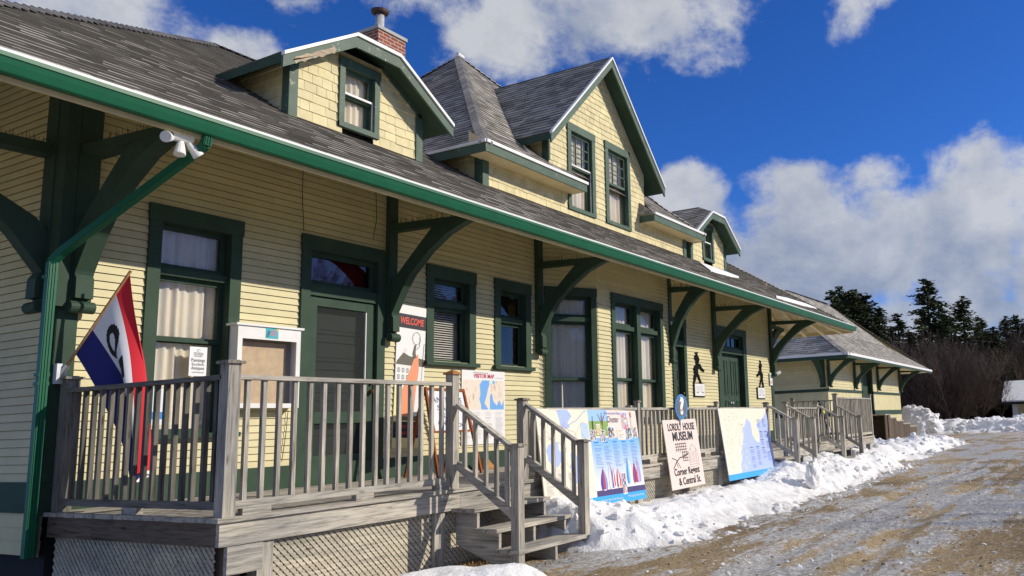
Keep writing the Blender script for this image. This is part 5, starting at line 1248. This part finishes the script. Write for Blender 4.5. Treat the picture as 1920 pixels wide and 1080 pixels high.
def chunk(x, y, z, s):
    vs = [(1, 0, 0), (-1, 0, 0), (0, 1, 0), (0, -1, 0), (0, 0, 1), (0, 0, -1), (.7, .7, .6), (-.7, .7, .5), (.7, -.7, .6), (-.7, -.7, .5), (.7, .7, -.5), (-.7, .7, -.5), (.7, -.7, -.5), (-.7, -.7, -.5)]
    import bmesh as bq
    b_ = bq.new(); an = rr.uniform(0, 6.28); c, sn = math.cos(an), math.sin(an); k3 = (rr.uniform(.6, 1.3), rr.uniform(.6, 1.3), rr.uniform(.5, 1.0))
    for v in vs:
        q = [v[i] * k3[i] * rr.uniform(.65, 1.15) * s for i in range(3)]; b_.verts.new((x + q[0] * c - q[1] * sn, y + q[0] * sn + q[1] * c, z + q[2]))
    bq.ops.convex_hull(b_, input=b_.verts); b_.verts.index_update()
    i0 = len(mb.v); mb.v += [tuple(v.co) for v in b_.verts]
    for f in b_.faces: mb.f.append(tuple(i0 + v.index for v in f.verts)); mb.c.append((1, 1, 1)); mb.mi.append(0)
    b_.free()
n_ = 0
while n_ < 300:
    reg = rr.random()
    if reg < .25: x, y = rr.uniform(7.75, 9.6), rr.uniform(4.0, 5.6)
    elif reg < .62: x, y = rr.uniform(13.8, 22.5), rr.uniform(4.0, 5.9)
    else: x = rr.uniform(8, 22.5); y = 4.1 + .25 * sst(14, 17.5, x) + abs(rr.gauss(0, .22)) - .12
    h = snow_h(x, y)
    if h < -.03 or (y > 5.2 and (15.5 < x < 17 or 18.6 < x < 20.8)) or (y > 5.62): continue
    chunk(x, y, G + h + .005, rr.choice((.02, .03, .035, .05, .075)) * (1 + .35 * (x > 14))); n_ += 1
for i in range(700):
    x = rr.uniform(24, 40) if i < 330 else rr.gauss(58.8, 1.4); y = rr.uniform(5.0, 9.5) if i < 330 else rr.uniform(2, 13); h = snow_far(x, y)
    if h > 0: chunk(x, y, G + h, rr.uniform(.05, .16) if i < 330 else rr.uniform(.1, .3))
for i in range(90):
    x, y = 58 + rr.gauss(0, .8), 11.2 + rr.gauss(0, 1); h = snow_far(x, y); chunk(x, y, G + max(0, h), rr.uniform(.08, .24))
o = mb.build('snow_chunks', 'snow'); tag(o, 'broken snow chunks strewn over the ploughed banks', 'snow'); struct(o, 'stuff')
# upright slab of snow
mb = MB(); cx, cy = 14.3, 4.62; pts = [(-.22, 0), (.30, 0), (.26, .22), (.12, .42), (.02, .50), (-.06, .34), (-.16, .2)]
n_ = 14
import bmesh
bm = bmesh.new(); bmesh.ops.create_icosphere(bm, subdivisions=4, radius=1)
for v in bm.verts:
    c = v.co; nn_ = noise.fractal(c * 1.6, 1, 2, 4); k = 1 + .28 * nn_
    zz = c.z * .5 + .5; taper = 1 - .62 * zz
    v.co = Vector((cx + c.x * .34 * k * taper + .10 * zz, cy + c.y * .17 * k * taper, G + .12 + zz * .50 * k))
me = bpy.data.meshes.new('snow_block'); bm.to_mesh(me); bm.free(); me.materials.append(M['snow']); me.polygons.foreach_set('use_smooth', [True] * len(me.polygons))
o = bpy.data.objects.new('snow_block', me); scene.collection.objects.link(o); tag(o, 'upright jagged block of snow on the bank edge past the map panel', 'snow block')
# rutted lane surface
mb = MB(); x0, y0, sx_, sy_ = 4.2, -1.8, .055, .045; nx, ny = 400, 168
def lane_h(x, y):
    yy = y + .35 * noise.noise(Vector((x * .12, 1, 0))); a = noise.noise(Vector((x * .35, yy * 3.2, 2))) * .016 + noise.noise(Vector((x * .9, yy * 9, 5))) * .009 + fbm(x, y, 3.5, 4) * .010 + fbm(x, y, 16, 2) * .005
    for c in (.4, 2.1, 3.0): a -= .022 * math.exp(-((yy - c) / .13) ** 2); a += .014 * math.exp(-((yy - c - .24) / .09) ** 2) + .014 * math.exp(-((yy - c + .24) / .09) ** 2)
    e = sst(0, .8, y - y0) * sst(0, .8, x - x0) * sst(0, 2.5, x0 + nx * sx_ - x) * sst(0, .4, y0 + ny * sy_ - y)
    return G + .006 + e * (.03 + a)
for i in range(nx + 1):
    for j in range(ny + 1):
        x, y = x0 + i * sx_, y0 + j * sy_; mb.v.append((x, y, lane_h(x, y)))
for i in range(nx):
    for j in range(ny): k = i * (ny + 1) + j; mb.f.append((k, k + ny + 1, k + ny + 2, k + 1)); mb.c.append((1, 1, 1)); mb.mi.append(0)
struct(mb.build('lane', 'ground', smooth=True))
mb = MB(); gm_ = MB(); rr = random.Random(31); keep = mb
for i in range(2600):
    x = 4.5 + rr.random() ** 1.5 * 20; y = rr.uniform(-1.5, 4.9); sz = rr.choice((.006, .008, .01, .014, .02)) * (1 + .3 * rr.random())
    mb = keep if rr.random() < .45 else gm_
    chunk(x, y, lane_h(x, y), sz)
o = keep.build('ice_crumbs', 'snow'); tag(o, 'ice and snow crumbs scattered over the lane', 'ice crumbs'); struct(o, 'stuff')
o = gm_.build('loose_gravel', 'stone'); tag(o, 'loose tan gravel stones scattered over the lane', 'gravel'); struct(o, 'stuff')
# dead grass by the steps
mb = MB()
for i in range(4200):
    x, y = rng(4.6, 8.0), rng(4.75, 5.95)
    if x < 6.4 and y < 5.75 - .25 * (6.4 - x) * .0 - (.0 if x > 5.6 else 0) and y < 5.62: continue
    if x > 7.75 and y > 5.2: continue
    a = rng(0, 6.28); l = rng(.015, .055); h = rng(.005, .04); w_ = rng(.003, .010); q = rng(.5, 1.4); d_ = V3(math.cos(a), math.sin(a), 0); s = V3(-d_.y, d_.x, 0) * w_; p = V3(x, y, G + .004 + rng(0, .015))
    mb.face([p - s, p + s, p + d_ * l + s * .4 + V3(0, 0, h), p + d_ * l - s * .4 + V3(0, 0, h)], (q, q * .9, q * .8))
o = mb.build('dead_grass', 'grass'); tag(o, 'brown dead grass and leaves round the foot of the first steps', 'grass'); struct(o, 'stuff')

# ================================================================ TREES
def spruce(seed, h, rad, full=1.0, n=60):
    r_ = random.Random(seed); t_ = thing('spruce_tree', '', 'tree', (0, 0, 0)); mb = MB()
    mb.tube([(0, 0, 0), (.05, 0, h * .5), (0, 0, h * .98)], [h * .018, h * .011, .02], 7); mb.build('trunk', 'bark', t_)
    mb = MB(); z = h * .06
    while z < h * .985:
        f = z / h; R_ = rad * (1 - f) ** .82 * (.72 + .5 * r_.random()) + .08
        nb = max(4, int(9 * (1 - f) + 4))
        for k in range(nb):
            a = r_.uniform(0, 6.283); L_ = R_ * r_.uniform(.55, 1.12); dr = -.22 * L_ + r_.uniform(-.1, .25) * L_
            base = V3(0, 0, z + r_.uniform(-.5, .5)); d_ = V3(math.cos(a), math.sin(a), 0); side = V3(-d_.y, d_.x, 0)
            m_ = max(3, int(L_ / .24)); sh_ = r_.uniform(.55, 1.35)
            for i in range(m_):
                t2 = (i + .6) / m_; c = base + d_ * L_ * t2 + V3(0, 0, dr * t2 ** 1.5 + .12 * L_ * t2)
                for q in range(5):
                    sz = r_.uniform(.10, .26) * (1.15 - .5 * t2) * (1 + .05 * rad); o_ = V3(r_.uniform(-1, 1), r_.uniform(-1, 1), r_.uniform(-.8, .5)) * .24
                    dd = (d_ + side * r_.uniform(-.9, .9) + V3(0, 0, r_.uniform(-.5, .35))).normalized(); ss = dd.cross(V3(r_.uniform(-1, 1), r_.uniform(-1, 1), r_.uniform(.2, 1))).normalized()
                    p = c + o_; g = sh_ * r_.uniform(.6, 1.4)
                    mb.face([p - ss * sz * .42, p + dd * sz * .6 - ss * sz * .3, p + dd * sz * 1.5, p + dd * sz * .6 + ss * sz * .35, p + ss * sz * .3], (g, g, g * .9))
        z += (.20 + .12 * r_.random()) * (1 if f < .8 else .7) * h / 12
    mb.build('crown', 'spruce', t_); return t_
def bare(seed, h, sp):
    r_ = random.Random(seed); t_ = thing('bare_bush', '', 'shrub', (0, 0, 0)); st_ = MB(); tw = MB()
    def br(mb, p, d_, l, rr, lev):
        q = p
        seg = 3
        for i in range(seg):
            d_ = (d_ + V3(r_.uniform(-.2, .2), r_.uniform(-.2, .2), r_.uniform(-.05, .16))).normalized(); q2 = q + d_ * l / seg; r1 = rr * (1 - .25 * i); r2 = rr * (1 - .25 * (i + 1))
            s = d_.cross(V3(.3, .8, .1)).normalized(); u = d_.cross(s); g = r_.uniform(.5, 1.5); col = (g, g, g)
            a = [q + (s * math.cos(k * 2.094) + u * math.sin(k * 2.094)) * r1 for k in range(3)]; b = [q2 + (s * math.cos(k * 2.094) + u * math.sin(k * 2.094)) * r2 for k in range(3)]
            for k in range(3): mb.face([a[k], a[(k + 1) % 3], b[(k + 1) % 3], b[k]], col)
            if lev < 3:
                for _ in range(2 if lev else 3): br(tw if lev >= 1 else mb, q2, (d_ + V3(r_.uniform(-.8, .8), r_.uniform(-.8, .8), r_.uniform(-.1, .5))).normalized(), l * r_.uniform(.4, .62), max(rr * .5, .007), lev + 1)
            q = q2
    for i in range(7): a = r_.uniform(0, 6.28); br(st_, V3(math.cos(a), math.sin(a), 0) * r_.uniform(.1, sp), V3(math.cos(a) * .35, math.sin(a) * .35, 1).normalized(), h * r_.uniform(.45, .65), .04, 0)
    st_.build('stems', 'twig', t_); tw.build('twigs', 'twig', t_); return t_
def copytree(root, loc, rz, sc, label, group):
    r = root.copy(); scene.collection.objects.link(r); r.location = loc; r.rotation_euler = (0, 0, rz); r.scale = sc; r['label'] = label; r['group'] = group
    for ch_ in list(root.children):
        c = ch_.copy(); scene.collection.objects.link(c); c.parent = r
    return r
sp = [spruce(3, 14, 4.2), spruce(8, 14, 5.0), spruce(21, 14, 3.6)]
bs = [bare(5, 6.5, .9), bare(15, 6.5, 1.1)]
used = set()
def plant(protos, i, *a):
    p = protos[i]
    if i not in used if protos is sp else (i + 10) not in used:
        used.add(i if protos is sp else i + 10); loc, rz, sc, lab, grp = a; p.location = loc; p.rotation_euler = (0, 0, rz); p.scale = sc; p['label'] = lab; p['group'] = grp; return p
    return copytree(p, *a)
# y at distance x for image columns: y = x * ratio
TR = [(78, .292, 13.7, 2, 'slim spruce farthest left behind the freight house roof'), (80, .280, 13.9, 0, 'second spruce from the left above the freight house roof'), (77, .270, 13.1, 1, 'bushy spruce third from the left above the freight roof'),
      (81, .262, 13.6, 0, 'spruce in the middle of the left group behind the freight roof'), (79, .251, 13.0, 1, 'broad spruce on the right side of the left group'), (83, .236, 12.2, 2, 'short spruce just left of the tallest tree'),
      (78, .214, 10.8, 2, 'lower spruce hard against the left side of the tallest tree'), (76, .1775, 13.3, 1, 'tallest spruce standing alone against the sky'), (78, .160, 10.8, 2, 'spruce tucked right of the tallest tree'), (79, .139, 11.7, 0, 'second tallest spruce, pointed, right of the tallest one'), (81, .122, 10.0, 1, 'spruce on the right shoulder of the pointed spruce'),
      (80, .108, 9.0, 2, 'low spruce in the dip of the skyline'), (91, .093, 10.8, 0, 'spruce above the brown thicket near the right edge'), (89, .082, 10.9, 2, 'narrow spruce second from the right edge'), (92, .070, 10.6, 1, 'short spruce between two narrow ones near the right edge'), (89, .060, 11.2, 0, 'spruce cut off by the right edge of the view'), (93, .045, 11.0, 1, 'spruce just outside the right edge'),
      (86, .20, 9.5, 0, 'back row spruce filling behind the tallest tree'), (88, .15, 9, 1, 'back row spruce behind the pointed one'), (88, .115, 8.5, 2, 'back row spruce behind the dip'), (97, .09, 9.4, 1, 'back row spruce at the right'), (87, .225, 9, 1, 'back row spruce behind the left gap'), (97, .07, 9.4, 0, 'back row spruce behind the garage')]
for i, (x, r_, h, k, lab) in enumerate(TR):
    s = h / 14; plant(sp, k, (x, x * r_ - .6, G), rng(0, 6), (s * rng(1.25, 1.55), s * rng(1.25, 1.55), s), lab, 'spruces beyond the yard')
BU = ['far left', 'second from left', 'third from left', 'fourth from left', 'fifth from left', 'below the tallest spruce, left', 'below the tallest spruce, right', 'left of the skyline dip', 'below the skyline dip', 'right of the skyline dip', 'sixth from the right', 'fifth from the right', 'fourth from the right', 'third from the right', 'second from the right', 'at the right edge', 'behind the garage corner', 'behind the garage roof']
for i, nm in enumerate(BU):
    for row in range(2):
        r_ = .212 - .0092 * i + rng(-.003, .003); x = (68 if r_ > .125 else 83) + row * 4 + rng(-1.5, 1.5); s = rng(.95, 1.2) * (.98 if row else .76) * (1 if r_ > .125 else 1.15)
        plant(bs, (i + row) % 2, (x, x * r_ + rng(-.5, .5), G), rng(0, 6), (s * 1.25, s * 1.25, s), 'bare brown bush %s, %s row of the thicket' % (nm, 'back' if row else 'front'), 'bare bushes of the thicket')
for i in range(16):
    x = -14 + i * 5.2; y = -30 - (i % 3) * 3.0; h = 11 + (i * 37 % 5)
    plant(sp, i % 3, (x, y, G), i * 1.3, (h / 11, h / 11, h / 14), 'spruce number %s from the west in the row across the yard' % ['one', 'two', 'three', 'four', 'five', 'six', 'seven', 'eight', 'nine', 'ten', 'eleven', 'twelve', 'thirteen', 'fourteen', 'fifteen', 'sixteen'][i], 'spruces across the yard')
for i, (x, y, s_) in enumerate(((24.5, -13.5, 1.35), (28, -15.0, 1.45), (21.5, -16, 1.5))):
    plant(bs, i % 2, (x, y, G), i * 2.0, (s_, s_, s_), ('bare tree nearest the lane outside the right of the view', 'tall bare tree farther along the lane side', 'bare tree set back behind the lane side pair')[i], 'bare trees across the yard')
# dark undergrowth behind the bushes
mb = MB(); rr = random.Random(4)
for i in range(9000):
    q_ = rr.uniform(.03, .27); x = rr.uniform(70, 86) if q_ > .125 else rr.uniform(83, 92); y = x * q_; z = G + rr.random() ** 1.4 * 4.6; s = rr.uniform(.15, .5); g = rr.uniform(.4, 1.3)
    a = V3(rr.uniform(-1, 1), rr.uniform(-1, 1), rr.uniform(-.6, 1)) * s; b = V3(rr.uniform(-1, 1), rr.uniform(-1, 1), rr.uniform(-.6, .8)) * s; p = V3(x, y, z)
    mb.face([p, p + a, p + b], (g, g * .9, g * .8))
o = mb.build('undergrowth', 'spruce'); tag(o, 'dark tangled undergrowth beneath the spruces', 'undergrowth'); struct(o, 'stuff')
